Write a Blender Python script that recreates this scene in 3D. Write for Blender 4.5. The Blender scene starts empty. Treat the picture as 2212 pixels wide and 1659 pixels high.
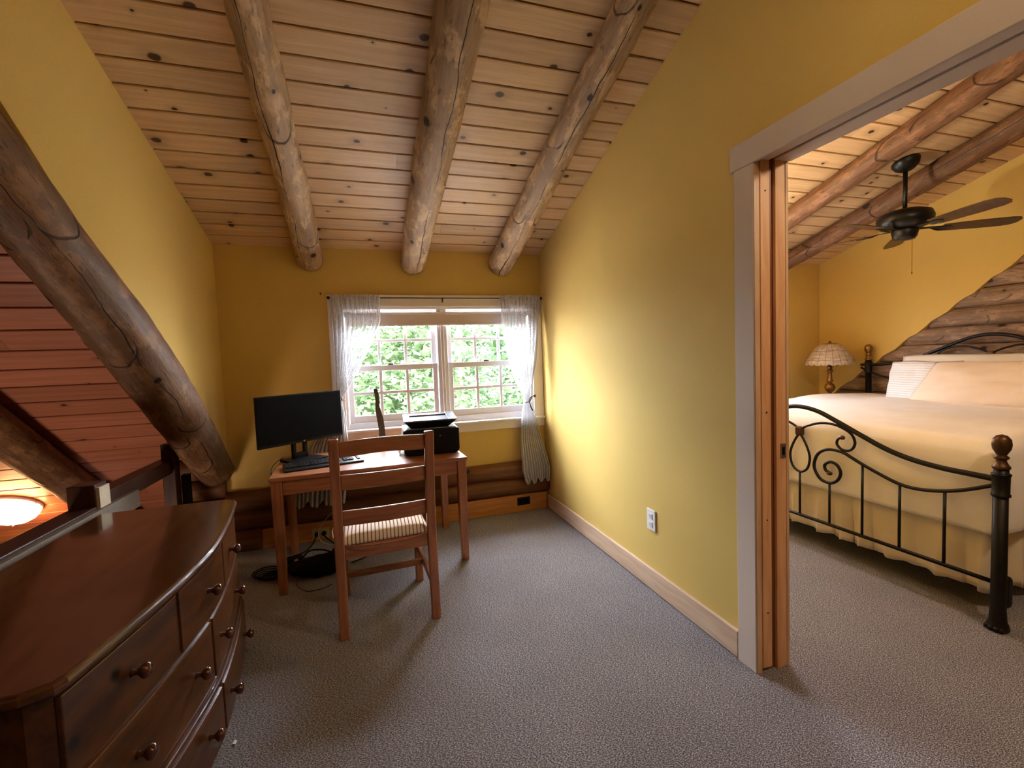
import bpy, bmesh, math, random
import numpy as np
from mathutils import Vector, Matrix, noise as mnoise
random.seed(7)
sc = bpy.context.scene
COL = sc.collection
PI = math.pi

# ------------------------------------------------------------------ camera
def set_camera():
    yaw, pit, rol = (math.radians(a) for a in (17.4708, -3.2476, -2.1948))
    fwd = Vector((math.sin(yaw)*math.cos(pit), math.cos(yaw)*math.cos(pit), math.sin(pit)))
    right = Vector((math.cos(yaw), -math.sin(yaw), 0)); up = right.cross(fwd)
    r2 = right*math.cos(rol) + up*math.sin(rol); u2 = up*math.cos(rol) - right*math.sin(rol)
    cd = bpy.data.cameras.new('camera'); co = bpy.data.objects.new('camera', cd); COL.objects.link(co)
    m = Matrix((r2, u2, -fwd)).transposed().to_4x4(); m.translation = (0, 0, 1.30)
    co.matrix_world = m
    cd.sensor_width = 36; cd.lens = 36*982.354/2212; cd.clip_start = .02
    sc.camera = co
set_camera()

# ------------------------------------------------------------------ light
SKY = 44.0
w = bpy.data.worlds.new('sky'); sc.world = w; w.use_nodes = True
bg = w.node_tree.nodes['Background']; bg.inputs[0].default_value = (.88, .90, 1.04, 1); bg.inputs[1].default_value = SKY

def area(name, loc, rot, sx, sy, power, color=(1, 1, 1), portal=False):
    d = bpy.data.lights.new(name, 'AREA'); d.shape = 'RECTANGLE'; d.size = sx; d.size_y = sy
    d.energy = power; d.color = color
    if portal: d.cycles.is_portal = True
    o = bpy.data.objects.new(name, d); COL.objects.link(o); o.location = loc; o.rotation_euler = rot
    return o
def bulb(name, loc, power, color, radius):
    d = bpy.data.lights.new(name, 'POINT'); d.energy = power; d.color = color; d.shadow_soft_size = radius
    o = bpy.data.objects.new(name, d); COL.objects.link(o); o.location = loc
    return o
WARM = (1, .72, .42); ORANGE = (1, .42, .13); SOFT = (1, .86, .66)
# daylight comes through the two windows (portals only guide the sampling of the sky)
area('window_portal', (.58, 3.80, 1.26), (-PI/2, 0, 0), 1.56, .95, 1, portal=True)
area('bedroom_window_portal', (2.80, 3.80, 1.25), (-PI/2, 0, 0), 1.06, .95, 1, portal=True)
# unseen lamps, added as warm fill outside the view
bulb('hall_fill_light', (-1.9, 1.9, -.6), 38, (1, .74, .58), .25)  # added to light the stairwell roof boards, set apart from its pendant
bulb('loft_fill_light', (.60, .35, 2.60), 9, (1, .74, .46), .09)
bulb('bedroom_fill_light', (2.30, .25, 2.35), 26, (1, .80, .58), .09)
bulb('floor_lamp_bulb', (1.95, 2.75, 1.66), 60, SOFT, .06)

vs = sc.view_settings
sc.display_settings.display_device = 'sRGB'
vs.view_transform = 'Standard'; vs.look = 'None'; vs.exposure = 1.0; vs.gamma = 1.0; vs.use_curve_mapping = False
try:
    sc.cycles.max_bounces = 10; sc.cycles.diffuse_bounces = 6; sc.cycles.transparent_max_bounces = 24
    sc.cycles.sample_clamp_indirect = 6; sc.cycles.use_denoising = True
    sc.cycles.caustics_reflective = False; sc.cycles.caustics_refractive = False
except Exception: pass

# ------------------------------------------------------------------ object helpers
def tag(o, label=None, cat=None, group=None, kind=None):
    if label: o['label'] = label
    if cat: o['category'] = cat
    if group: o['group'] = group
    if kind: o['kind'] = kind
    return o
def empty(name, loc=(0, 0, 0), label=None, cat=None, group=None, kind=None):
    o = bpy.data.objects.new(name, None); COL.objects.link(o); o.location = loc; o.empty_display_size = .05
    return tag(o, label, cat, group, kind)
def obj(name, bm, mat, parent=None, smooth=False, bevel=0, seg=2, subsurf=0, solid=0, label=None):
    """link bm (in world coordinates) as ONE mesh object; a child keeps its place under its parent"""
    bmesh.ops.recalc_face_normals(bm, faces=bm.faces[:]) if not bm.faces.layers.int.get('keep') else None
    me = bpy.data.meshes.new(name); bm.to_mesh(me); bm.free()
    for m in (mat if isinstance(mat, (list, tuple)) else [mat]): me.materials.append(m)
    if smooth:
        for p in me.polygons: p.use_smooth = True
    o = bpy.data.objects.new(name, me); COL.objects.link(o)
    if solid:
        md = o.modifiers.new('solid', 'SOLIDIFY'); md.thickness = solid; md.offset = 0
    if bevel:
        md = o.modifiers.new('bevel', 'BEVEL'); md.width = bevel; md.segments = seg; md.limit_method = 'ANGLE'; md.angle_limit = math.radians(40)
    if subsurf:
        md = o.modifiers.new('sub', 'SUBSURF'); md.levels = md.render_levels = subsurf
    if parent is not None:
        o.parent = parent; o.matrix_parent_inverse = world(parent).inverted()
    if label: o['label'] = label
    return o
def world(o):
    m = Matrix.LocRotScale(o.location, o.rotation_euler, o.scale)
    return world(o.parent) @ o.matrix_parent_inverse @ m if o.parent else m
def struct(name, bm, mat, parent=None, **k):
    o = obj(name, bm, mat, parent, **k)
    if parent is None: o['kind'] = 'structure'
    return o
def nb(): return bmesh.new()
def box(bm, x0, x1, y0, y1, z0, z1, M=None, uv=None):
    vs_ = [bm.verts.new((M @ Vector(p)) if M else p) for p in ((x0,y0,z0),(x1,y0,z0),(x1,y1,z0),(x0,y1,z0),(x0,y0,z1),(x1,y0,z1),(x1,y1,z1),(x0,y1,z1))]
    fs = [bm.faces.new([vs_[i] for i in q]) for q in ((3,2,1,0),(4,5,6,7),(0,1,5,4),(1,2,6,5),(2,3,7,6),(3,0,4,7))]
    return vs_, fs
def B(*a, M=None):
    bm = nb(); box(bm, *a, M=M); return bm
def tube(bm, pts, rad, seg=10, caps=True, closed=False, squash=None):
    pts = [Vector(p) for p in pts]; n = len(pts)
    R_ = rad if isinstance(rad, (list, tuple)) else [rad]*n
    T = []
    for i in range(n):
        a = pts[(i-1) % n] if (closed or i > 0) else pts[i]; b = pts[(i+1) % n] if (closed or i < n-1) else pts[i]
        T.append((b-a).normalized())
    ref = Vector((0, 0, 1)) if abs(T[0].z) < .9 else Vector((1, 0, 0))
    nrm = (ref - T[0]*ref.dot(T[0])).normalized(); rings = []
    for i in range(n):
        nrm = (nrm - T[i]*nrm.dot(T[i])).normalized(); bi = T[i].cross(nrm)
        rings.append([bm.verts.new(pts[i] + (nrm*math.cos(2*PI*k/seg) + bi*math.sin(2*PI*k/seg))*R_[i]) for k in range(seg)])
    for i in range(n if closed else n-1):
        a, b = rings[i], rings[(i+1) % n]
        for k in range(seg): bm.faces.new((a[k], a[(k+1) % seg], b[(k+1) % seg], b[k]))
    if caps and not closed:
        bm.faces.new(rings[0][::-1]); bm.faces.new(rings[-1])
def lathe(bm, prof, M, seg=24, cap=True):
    rings = []
    for r, z in prof:
        rings.append([bm.verts.new(M @ Vector((r*math.cos(2*PI*k/seg), r*math.sin(2*PI*k/seg), z))) for k in range(seg)])
    for a, b in zip(rings, rings[1:]):
        for k in range(seg): bm.faces.new((a[k], a[(k+1) % seg], b[(k+1) % seg], b[k]))
    if cap:
        bm.faces.new(rings[0][::-1]); bm.faces.new(rings[-1])
def prism(bm, poly, f):
    """poly: 2-D outline; f(u, v, side) -> point"""
    a = [bm.verts.new(f(u, v, 0)) for u, v in poly]; b = [bm.verts.new(f(u, v, 1)) for u, v in poly]; n = len(poly)
    bm.faces.new(a[::-1]); bm.faces.new(b)
    for i in range(n): bm.faces.new((a[i], a[(i+1) % n], b[(i+1) % n], b[i]))
def grid(bm, f, nu, nv, uvs=False):
    V_ = [[bm.verts.new(f(i/nu, j/nv)) for j in range(nv+1)] for i in range(nu+1)]
    L = bm.loops.layers.uv.verify() if uvs else None
    for i in range(nu):
        for j in range(nv):
            fc = bm.faces.new((V_[i][j], V_[i+1][j], V_[i+1][j+1], V_[i][j+1]))
            if uvs:
                for l, (a, b) in zip(fc.loops, ((i, j), (i+1, j), (i+1, j+1), (i, j+1))): l[L].uv = (a/nu, b/nv)
    return V_
def crom(pts, n=8, closed=False):
    """smooth curve through the points"""
    P_ = [Vector(p) for p in pts]; out = []; m = len(P_)
    for i in range(m if closed else m-1):
        g = (lambda k: P_[k % m]) if closed else (lambda k: P_[max(0, min(m-1, k))])
        p0, p1, p2, p3 = g(i-1), g(i), g(i+1), g(i+2)
        for k in range(n):
            t = k/n
            out.append(.5*((2*p1) + (p2-p0)*t + (2*p0-5*p1+4*p2-p3)*t*t + (3*p1-p0-3*p2+p3)*t**3))
    if not closed: out.append(P_[-1])
    return out
def interp(tab, x):
    if x <= tab[0][0]: return tab[0][1]
    for (a, b), (c, d) in zip(tab, tab[1:]):
        if x <= c:
            t = (x-a)/(c-a); t = t*t*(3-2*t)*.35 + t*.65
            return b+(d-b)*t
    return tab[-1][1]
def RZ(cx, cy, deg, cz=0): return Matrix.Translation((cx, cy, cz)) @ Matrix.Rotation(math.radians(deg), 4, 'Z')

# ------------------------------------------------------------------ material helpers
def L(c):
    """sRGB 0..255 -> linear rgba"""
    f = lambda u: u/12.92 if u <= .04045 else ((u+.055)/1.055)**2.4
    return tuple(f(v/255) for v in c) + (1,)
def new(name, rough=.6, spec=.4, metal=0, base=None):
    m = bpy.data.materials.new(name); m.use_nodes = True; nt = m.node_tree; b = nt.nodes['Principled BSDF']
    b.inputs['Roughness'].default_value = rough; b.inputs['Specular IOR Level'].default_value = spec; b.inputs['Metallic'].default_value = metal
    if base: b.inputs['Base Color'].default_value = base
    return m, nt, b
def nd(nt, t, ins=None, **kw):
    n = nt.nodes.new('ShaderNode'+t)
    for k, v in kw.items(): setattr(n, k, v)
    for k, v in (ins or {}).items():
        if hasattr(v, 'bl_rna') and hasattr(v, 'is_linked'): nt.links.new(v, n.inputs[k])
        else: n.inputs[k].default_value = v
    return n
def math_(nt, op, a, b=0., c=None):
    ins = {0: a, 1: b}
    if c is not None: ins[2] = c
    return nd(nt, 'Math', ins, operation=op).outputs[0]
def smooth_(nt, x, a, b, lo=0., hi=1.):
    n = nd(nt, 'MapRange', {'Value': x, 'From Min': a, 'From Max': b, 'To Min': lo, 'To Max': hi}, interpolation_type='SMOOTHSTEP')
    return n.outputs[0]
def mixc(nt, fac, a, b, mode='MIX'):
    n = nt.nodes.new('ShaderNodeMix'); n.data_type = 'RGBA'; n.blend_type = mode
    for k, v in ((0, fac), (6, a), (7, b)):
        if hasattr(v, 'is_linked'): nt.links.new(v, n.inputs[k])
        else: n.inputs[k].default_value = v
    return n.outputs[2]
def bump(nt, b, h, strength=.3, dist=.002):
    n = nd(nt, 'Bump', {'Height': h, 'Strength': strength, 'Distance': dist}); nt.links.new(n.outputs[0], b.inputs['Normal'])
def ramp(nt, x, stops):
    n = nt.nodes.new('ShaderNodeValToRGB'); nt.links.new(x, n.inputs[0]); e = n.color_ramp.elements
    while len(e) < len(stops): e.new(.5)
    for k, (p, c) in zip(e, stops): k.position = p; k.color = c
    return n.outputs[0]

def paint(name, rgb, grain=.12, rough=.75, scale=420):
    m, nt, b = new(name, rough, .25); tc = nd(nt, 'TexCoord')
    n1 = nd(nt, 'TexNoise', {'Vector': tc.outputs['Object'], 'Scale': scale, 'Detail': 2.})
    n2 = nd(nt, 'TexNoise', {'Vector': tc.outputs['Object'], 'Scale': 2.2, 'Detail': 3.})
    c = L(rgb); v = mixc(nt, 1., mixc(nt, n2.outputs[0], tuple(x*.96 for x in c[:3])+(1,), tuple(min(1, x*1.04) for x in c[:3])+(1,)),
                         ramp(nt, n1.outputs[0], [(.3, (1-grain,)*3+(1,)), (.7, (1,)*3+(1,))]), 'MULTIPLY')
    nt.links.new(v, b.inputs['Base Color']); bump(nt, b, n1.outputs[0], .25, .0015)
    return m
def plain(name, rgb, rough=.5, spec=.4, metal=0, var=.08, scale=40):
    m, nt, b = new(name, rough, spec, metal); tc = nd(nt, 'TexCoord')
    n1 = nd(nt, 'TexNoise', {'Vector': tc.outputs['Object'], 'Scale': float(scale), 'Detail': 3.}); c = L(rgb)
    nt.links.new(ramp(nt, n1.outputs[0], [(.3, tuple(x*(1-var) for x in c[:3])+(1,)), (.7, tuple(min(1, x*(1+var)) for x in c[:3])+(1,))]), b.inputs['Base Color'])
    return m
def uv_wood(name, light, dark, knot, kd=.5, rough=.5, tone=.3, crack=False, blotch=.0, cell=(2.3, 7.69), kr=.012, bmp=.15, grain=(1.6, 42.), rugged=0., cw=.0048):
    """wood in UV metres: u along the grain, v across it; face attribute 'tone' sets a board's own colour"""
    m, nt, b = new(name, rough, .3); uv = nd(nt, 'UVMap').outputs[0]
    # knots: one candidate per cell, only some become knots
    vs2 = nd(nt, 'VectorMath', {0: uv, 1: (cell[0], cell[1], 1)}, operation='MULTIPLY').outputs[0]
    vo = nd(nt, 'TexVoronoi', {'Vector': vs2, 'Scale': 1., 'Randomness': .85}, voronoi_dimensions='2D')
    dl = nd(nt, 'VectorMath', {0: vo.outputs['Position'], 1: vs2}, operation='SUBTRACT').outputs[0]
    dl = nd(nt, 'VectorMath', {0: dl, 1: (.75/cell[0], 1/cell[1], 0)}, operation='MULTIPLY').outputs[0]
    ln = nd(nt, 'VectorMath', {0: dl}, operation='LENGTH').outputs['Value']
    wob = nd(nt, 'TexNoise', {'Vector': uv, 'Scale': 60., 'Detail': 2.}).outputs[0]
    ln2 = math_(nt, 'ADD', ln, math_(nt, 'MULTIPLY', math_(nt, 'SUBTRACT', wob, .5), .008))
    sepc = nd(nt, 'SeparateColor', {0: vo.outputs['Color']})
    r = nd(nt, 'MapRange', {'Value': sepc.outputs[0], 'From Min': 1-kd, 'From Max': 1., 'To Min': .002, 'To Max': kr}).outputs[0]
    has = math_(nt, 'GREATER_THAN', sepc.outputs[0], 1-kd)
    km = math_(nt, 'MULTIPLY', has, math_(nt, 'SUBTRACT', 1., smooth_(nt, math_(nt, 'DIVIDE', ln2, r), .7, 1.25)))
    halo = math_(nt, 'MULTIPLY', has, math_(nt, 'SUBTRACT', 1., smooth_(nt, math_(nt, 'DIVIDE', ln2, r), .9, 4.)))
    # grain, bent round the knots
    warp = nd(nt, 'TexNoise', {'Vector': nd(nt, 'VectorMath', {0: uv, 1: (1.3, 5, 1)}, operation='MULTIPLY').outputs[0], 'Scale': 1., 'Detail': 2.}).outputs[0]
    off = math_(nt, 'ADD', math_(nt, 'MULTIPLY', math_(nt, 'SUBTRACT', warp, .5), .035), math_(nt, 'MULTIPLY', halo, .012))
    uvw = nd(nt, 'VectorMath', {0: uv, 1: nd(nt, 'CombineXYZ', {1: off}).outputs[0]}, operation='ADD').outputs[0]
    g1 = nd(nt, 'TexNoise', {'Vector': nd(nt, 'VectorMath', {0: uvw, 1: (grain[0], grain[1], 1)}, operation='MULTIPLY').outputs[0], 'Scale': 1., 'Detail': 5., 'Roughness': .6}).outputs[0]
    g2 = nd(nt, 'TexNoise', {'Vector': nd(nt, 'VectorMath', {0: uvw, 1: (grain[0]*3, grain[1]*6, 1)}, operation='MULTIPLY').outputs[0], 'Scale': 1., 'Detail': 3.}).outputs[0]
    col = ramp(nt, math_(nt, 'ADD', math_(nt, 'MULTIPLY', g1, .75), math_(nt, 'MULTIPLY', g2, .25)), [(.30, L(dark)), (.50, tuple((a+c)/2 for a, c in zip(L(dark), L(light)))), (.68, L(light))])
    at = nd(nt, 'Attribute', attribute_name='tone').outputs['Fac']
    tn = nd(nt, 'MapRange', {'Value': at, 'To Min': 1-tone, 'To Max': 1+tone*.45}).outputs[0]
    col = mixc(nt, 1., col, nd(nt, 'CombineColor', {0: tn, 1: tn, 2: tn}).outputs[0], 'MULTIPLY')
    if blotch:
        bl = nd(nt, 'TexNoise', {'Vector': nd(nt, 'VectorMath', {0: uv, 1: (4, 9, 1)}, operation='MULTIPLY').outputs[0], 'Scale': 1., 'Detail': 4.}).outputs[0]
        col = mixc(nt, math_(nt, 'MULTIPLY', smooth_(nt, bl, .48, .68), blotch), col, L((118, 92, 68)))
    rgh = None
    if rugged:
        sc_ = lambda a, c: nd(nt, 'VectorMath', {0: uv, 1: (a, c, 1)}, operation='MULTIPLY').outputs[0]
        p1 = nd(nt, 'TexNoise', {'Vector': sc_(6, 11), 'Scale': 1., 'Detail': 6., 'Roughness': .7}).outputs[0]
        col = mixc(nt, math_(nt, 'MULTIPLY', smooth_(nt, p1, .50, .60), rugged*.55), col, L(tuple(min(255, c*1.14+8) for c in light)))
        p2 = nd(nt, 'TexNoise', {'Vector': sc_(17, 70), 'Scale': 1., 'Detail': 3.}).outputs[0]
        fl = smooth_(nt, p2, .60, .70)
        col = mixc(nt, math_(nt, 'MULTIPLY', fl, rugged*.6), col, L(tuple(c*.45 for c in dark)))
        vr = nd(nt, 'TexVoronoi', {'Vector': nd(nt, 'VectorMath', {0: sc_(3.1, 4.4), 1: nd(nt, 'VectorMath', {0: nd(nt, 'TexNoise', {'Vector': sc_(6, 8), 'Scale': 1.}).outputs['Color'], 1: (.25, .25, 0)}, operation='MULTIPLY').outputs[0]}, operation='ADD').outputs[0], 'Scale': 1.}, voronoi_dimensions='2D')
        rs_ = nd(nt, 'SeparateColor', {0: vr.outputs['Color']})
        ring = math_(nt, 'SUBTRACT', 1., smooth_(nt, math_(nt, 'ABSOLUTE', math_(nt, 'SUBTRACT', vr.outputs['Distance'], .36)), .0, .035))
        dpos = nd(nt, 'SeparateXYZ', {0: nd(nt, 'VectorMath', {0: vr.outputs['Position'], 1: sc_(3.1, 4.4)}, operation='SUBTRACT').outputs[0]})
        cres = math_(nt, 'MULTIPLY', math_(nt, 'MULTIPLY', ring, smooth_(nt, dpos.outputs[0], .02, .3)), math_(nt, 'GREATER_THAN', rs_.outputs[1], .45))
        col = mixc(nt, math_(nt, 'MULTIPLY', cres, rugged*.85), col, L(tuple(c*.42 for c in dark)))
        rgh = math_(nt, 'ADD', math_(nt, 'MULTIPLY', p1, 1.2), math_(nt, 'MULTIPLY', cres, -1.))
    col = mixc(nt, math_(nt, 'MULTIPLY', halo, .35), col, L(tuple(c*.72 for c in dark)))
    col = mixc(nt, km, col, L(knot))
    h = math_(nt, 'ADD', g1, math_(nt, 'MULTIPLY', km, -.4))
    if rgh: h = math_(nt, 'ADD', h, rgh)
    if crack:
        sx = nd(nt, 'SeparateXYZ', {0: uv})
        wv = nd(nt, 'TexNoise', {'Vector': nd(nt, 'CombineXYZ', {0: sx.outputs[0]}).outputs[0], 'Scale': 2.2, 'Detail': 4.}).outputs[0]
        dv = math_(nt, 'ABSOLUTE', math_(nt, 'ADD', sx.outputs[1], math_(nt, 'MULTIPLY', math_(nt, 'SUBTRACT', wv, .5), .09)))
        th = nd(nt, 'TexNoise', {'Vector': nd(nt, 'CombineXYZ', {0: sx.outputs[0], 1: 3.}).outputs[0], 'Scale': 1.7, 'Detail': 2.}).outputs[0]
        wd = nd(nt, 'MapRange', {'Value': th, 'From Min': .35, 'From Max': .7, 'To Min': 0., 'To Max': cw}).outputs[0]
        cm = math_(nt, 'LESS_THAN', dv, wd)
        col = mixc(nt, cm, col, L((38, 22, 12))); h = math_(nt, 'ADD', h, math_(nt, 'MULTIPLY', cm, -1.5))
    nt.links.new(col, b.inputs['Base Color']); bump(nt, b, h, bmp*2, .004)
    return m
_wc = {}
def wood(name, light, dark, axis, rough=.45, spec=.4, coat=0., freq=1.0, knots=0.):
    """solid timber in object space, grain along axis 0/1/2"""
    key = (name, axis)
    if key in _wc: return _wc[key]
    m, nt, b = new(name+'_'+'xyz'[axis], rough, spec); tc = nd(nt, 'TexCoord').outputs['Object']
    s = [38*freq]*3; s[axis] = 2.2*freq
    wv = nd(nt, 'TexNoise', {'Vector': tc, 'Scale': 3., 'Detail': 1.}).outputs['Color']
    v = nd(nt, 'VectorMath', {0: wv, 1: (.05, .05, .05)}, operation='MULTIPLY').outputs[0]
    v = nd(nt, 'VectorMath', {0: tc, 1: v}, operation='ADD').outputs[0]
    v = nd(nt, 'VectorMath', {0: v, 1: tuple(s)}, operation='MULTIPLY').outputs[0]
    g = nd(nt, 'TexNoise', {'Vector': v, 'Scale': 1., 'Detail': 5., 'Roughness': .6}).outputs[0]
    col = ramp(nt, g, [(.3, L(dark)), (.7, L(light))])
    if knots:
        k = nd(nt, 'TexVoronoi', {'Vector': tc, 'Scale': 5.}); sp = nd(nt, 'SeparateColor', {0: k.outputs['Color']})
        km = math_(nt, 'MULTIPLY', math_(nt, 'GREATER_THAN', sp.outputs[0], 1-knots), math_(nt, 'SUBTRACT', 1., smooth_(nt, k.outputs['Distance'], .05, .13)))
        col = mixc(nt, km, col, L(tuple(c*.45 for c in dark)))
    nt.links.new(col, b.inputs['Base Color'])
    b.inputs['Coat Weight'].default_value = coat; b.inputs['Coat Roughness'].default_value = .1
    bump(nt, b, g, .12, .001)
    _wc[key] = m
    return m
def cloth(name, rgb, weave=600, rough=.9, tl=0., var=.06):
    m, nt, b = new(name, rough, .1); tc = nd(nt, 'TexCoord').outputs['Object']; c = L(rgb)
    n1 = nd(nt, 'TexNoise', {'Vector': tc, 'Scale': float(weave), 'Detail': 2.}).outputs[0]
    n2 = nd(nt, 'TexNoise', {'Vector': tc, 'Scale': 7., 'Detail': 3.}).outputs[0]
    col = mixc(nt, n2, tuple(x*(1-var) for x in c[:3])+(1,), tuple(min(1, x*(1+var)) for x in c[:3])+(1,))
    nt.links.new(col, b.inputs['Base Color']); bump(nt, b, math_(nt, 'ADD', n1, math_(nt, 'MULTIPLY', n2, .6)), .2, .003)
    b.inputs['Sheen Weight'].default_value = .15
    return m

M_wall = paint('golden_yellow_paint', (219, 188, 106))
M_trimpaint = paint('grey_white_trim_paint', (214, 200, 186), .05, .5)
M_wincasing = paint('warm_white_window_casing', (238, 230, 222), .04, .45)
M_winpaint = paint('white_window_paint', (240, 239, 243), .03, .35, 200)
M_plank = uv_wood('pine_ceiling_boards', (222, 190, 148), (192, 156, 114), (74, 48, 32), kd=.7, tone=.16, rough=.42, kr=.019)
M_roofplank = uv_wood('red_stained_roof_boards', (178, 116, 86), (148, 90, 64), (60, 32, 22), kd=.4, tone=.2, rough=.4)
LOGK = dict(tone=0, crack=True, cell=(2.1, 4.2), kr=.024, bmp=.5, grain=(2.4, 30.))
M_log = uv_wood('peeled_log', (190, 160, 122), (128, 98, 68), (44, 28, 18), kd=.6, rough=.6, blotch=.55, rugged=1., cw=.0052, **LOGK)
M_logbed = uv_wood('brown_peeled_log', (126, 90, 64), (78, 52, 36), (40, 22, 14), kd=.55, rough=.55, blotch=.5, rugged=.9, cw=.003, **LOGK)
M_logdark = uv_wood('aged_log', (126, 92, 60), (78, 52, 34), (30, 17, 10), kd=.55, rough=.55, blotch=.4, rugged=1., cw=.0036, **LOGK)
M_logwall = uv_wood('grey_brown_wall_logs', (170, 142, 118), (106, 84, 68), (46, 28, 18), kd=.6, tone=.15, rough=.6, blotch=.6, cell=(1.4, 6.), kr=.03, bmp=.3, grain=(2., 34.), rugged=.7)
M_logbase = uv_wood('brown_base_logs', (128, 84, 50), (92, 56, 32), (40, 22, 12), kd=.6, tone=.15, rough=.55, blotch=.4, cell=(2.2, 7.), kr=.02, bmp=.3, grain=(2., 34.))
PINE = ((176, 116, 78), (132, 78, 48))
OAK = ((236, 186, 132), (208, 152, 102))
BASE = ((224, 196, 166), (194, 164, 134))
DRES = ((98, 56, 24), (54, 29, 11))
M_iron = plain('black_iron', (17, 13, 11), .42, .35, .2)
M_bronze = plain('dark_bronze', (84, 58, 38), .38, .5, .7)
M_black = plain('black_plastic', (11, 11, 12), .45, .2)
M_screen = plain('dark_screen', (5, 6, 6), .5, .05, var=.02)
M_blackcloth = plain('black_nylon', (12, 12, 13), .8, .2)
M_white = plain('white_plastic', (228, 226, 224), .35, .4, var=.02)
M_ivory = plain('ivory_plastic', (196, 178, 130), .4, .4, var=.04)
M_brass = plain('aged_brass', (150, 116, 68), .32, .5, .9, .15)
M_steel = plain('brushed_steel', (180, 172, 160), .3, .5, 1.)
M_spread = cloth('cream_bedspread_cloth', (240, 234, 226), 300)
M_skirt = cloth('ivory_skirt_cloth', (218, 204, 176), 500, var=.1)
M_pillow = cloth('white_pillow_cotton', (238, 234, 228), 500)

def stripe_cotton():
    m, nt, b = new('white_stripe_cotton', .85, .15); tc = nd(nt, 'TexCoord').outputs['Object']; s = nd(nt, 'SeparateXYZ', {0: tc})
    wv = nd(nt, 'Math', {0: math_(nt, 'MULTIPLY', s.outputs[2], 330.)}, operation='SINE').outputs[0]
    nt.links.new(mixc(nt, smooth_(nt, wv, .2, .8), L((240, 240, 242)), L((214, 216, 222))), b.inputs['Base Color']); return m
M_stripe = stripe_cotton()
def seat_cloth():
    m, nt, b = new('striped_seat_cloth', .9, .1); tc = nd(nt, 'TexCoord').outputs['Object']; s = nd(nt, 'SeparateXYZ', {0: tc})
    ph = math_(nt, 'FRACT', math_(nt, 'MULTIPLY', s.outputs[0], 55.))
    a = math_(nt, 'LESS_THAN', math_(nt, 'ABSOLUTE', math_(nt, 'SUBTRACT', ph, .5)), .11)
    ph2 = math_(nt, 'FRACT', math_(nt, 'MULTIPLY', s.outputs[0], 110.))
    a2 = math_(nt, 'LESS_THAN', math_(nt, 'ABSOLUTE', math_(nt, 'SUBTRACT', ph2, .5)), .10)
    # the border band round the cushion edge is woven darker and checked
    col = mixc(nt, math_(nt, 'MULTIPLY', a2, .25), L((236, 224, 204)), L((150, 84, 50)))
    col = mixc(nt, a, col, L((110, 62, 40)))
    nt.links.new(col, b.inputs['Base Color']); return m
M_seat = seat_cloth()
def carpet():
    m, nt, b = new('flecked_taupe_carpet', .95, .05); tc = nd(nt, 'TexCoord').outputs['Object']
    v = nd(nt, 'VectorMath', {0: tc, 1: (1, 1.9, 1)}, operation='MULTIPLY').outputs[0]
    v = nd(nt, 'VectorRotate', {'Vector': v, 'Angle': .5}, rotation_type='Z_AXIS').outputs[0]
    n1 = nd(nt, 'TexNoise', {'Vector': v, 'Scale': 150., 'Detail': 4., 'Roughness': .7}).outputs[0]
    n2 = nd(nt, 'TexNoise', {'Vector': tc, 'Scale': 340., 'Detail': 2.}).outputs[0]
    n3 = nd(nt, 'TexNoise', {'Vector': tc, 'Scale': 3., 'Detail': 3.}).outputs[0]
    t = math_(nt, 'ADD', math_(nt, 'MULTIPLY', n1, .7), math_(nt, 'MULTIPLY', n2, .3))
    col = ramp(nt, t, [(.42, L((40, 36, 37))), (.5, L((122, 115, 117))), (.58, L((226, 219, 223)))])
    col = mixc(nt, 1., col, ramp(nt, n3, [(.3, (.86, .86, .86, 1)), (.7, (1, 1, 1, 1))]), 'MULTIPLY')
    nt.links.new(col, b.inputs['Base Color']); bump(nt, b, t, .9, .012)
    b.inputs['Sheen Weight'].default_value = .25
    return m
M_carpet = carpet()
def glass():
    m = bpy.data.materials.new('window_glass'); m.use_nodes = True; nt = m.node_tree; nt.nodes.clear()
    o = nd(nt, 'OutputMaterial'); t = nd(nt, 'BsdfTransparent', {0: (.96, .98, .97, 1)}); g = nd(nt, 'BsdfGlossy', {'Roughness': .02})
    lw = nd(nt, 'LayerWeight', {0: .12}); mx = nd(nt, 'MixShader', {0: math_(nt, 'MULTIPLY', lw.outputs['Fresnel'], .5), 1: t.outputs[0], 2: g.outputs[0]})
    nt.links.new(mx.outputs[0], o.inputs[0]); return m
M_glass = glass()
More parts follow.
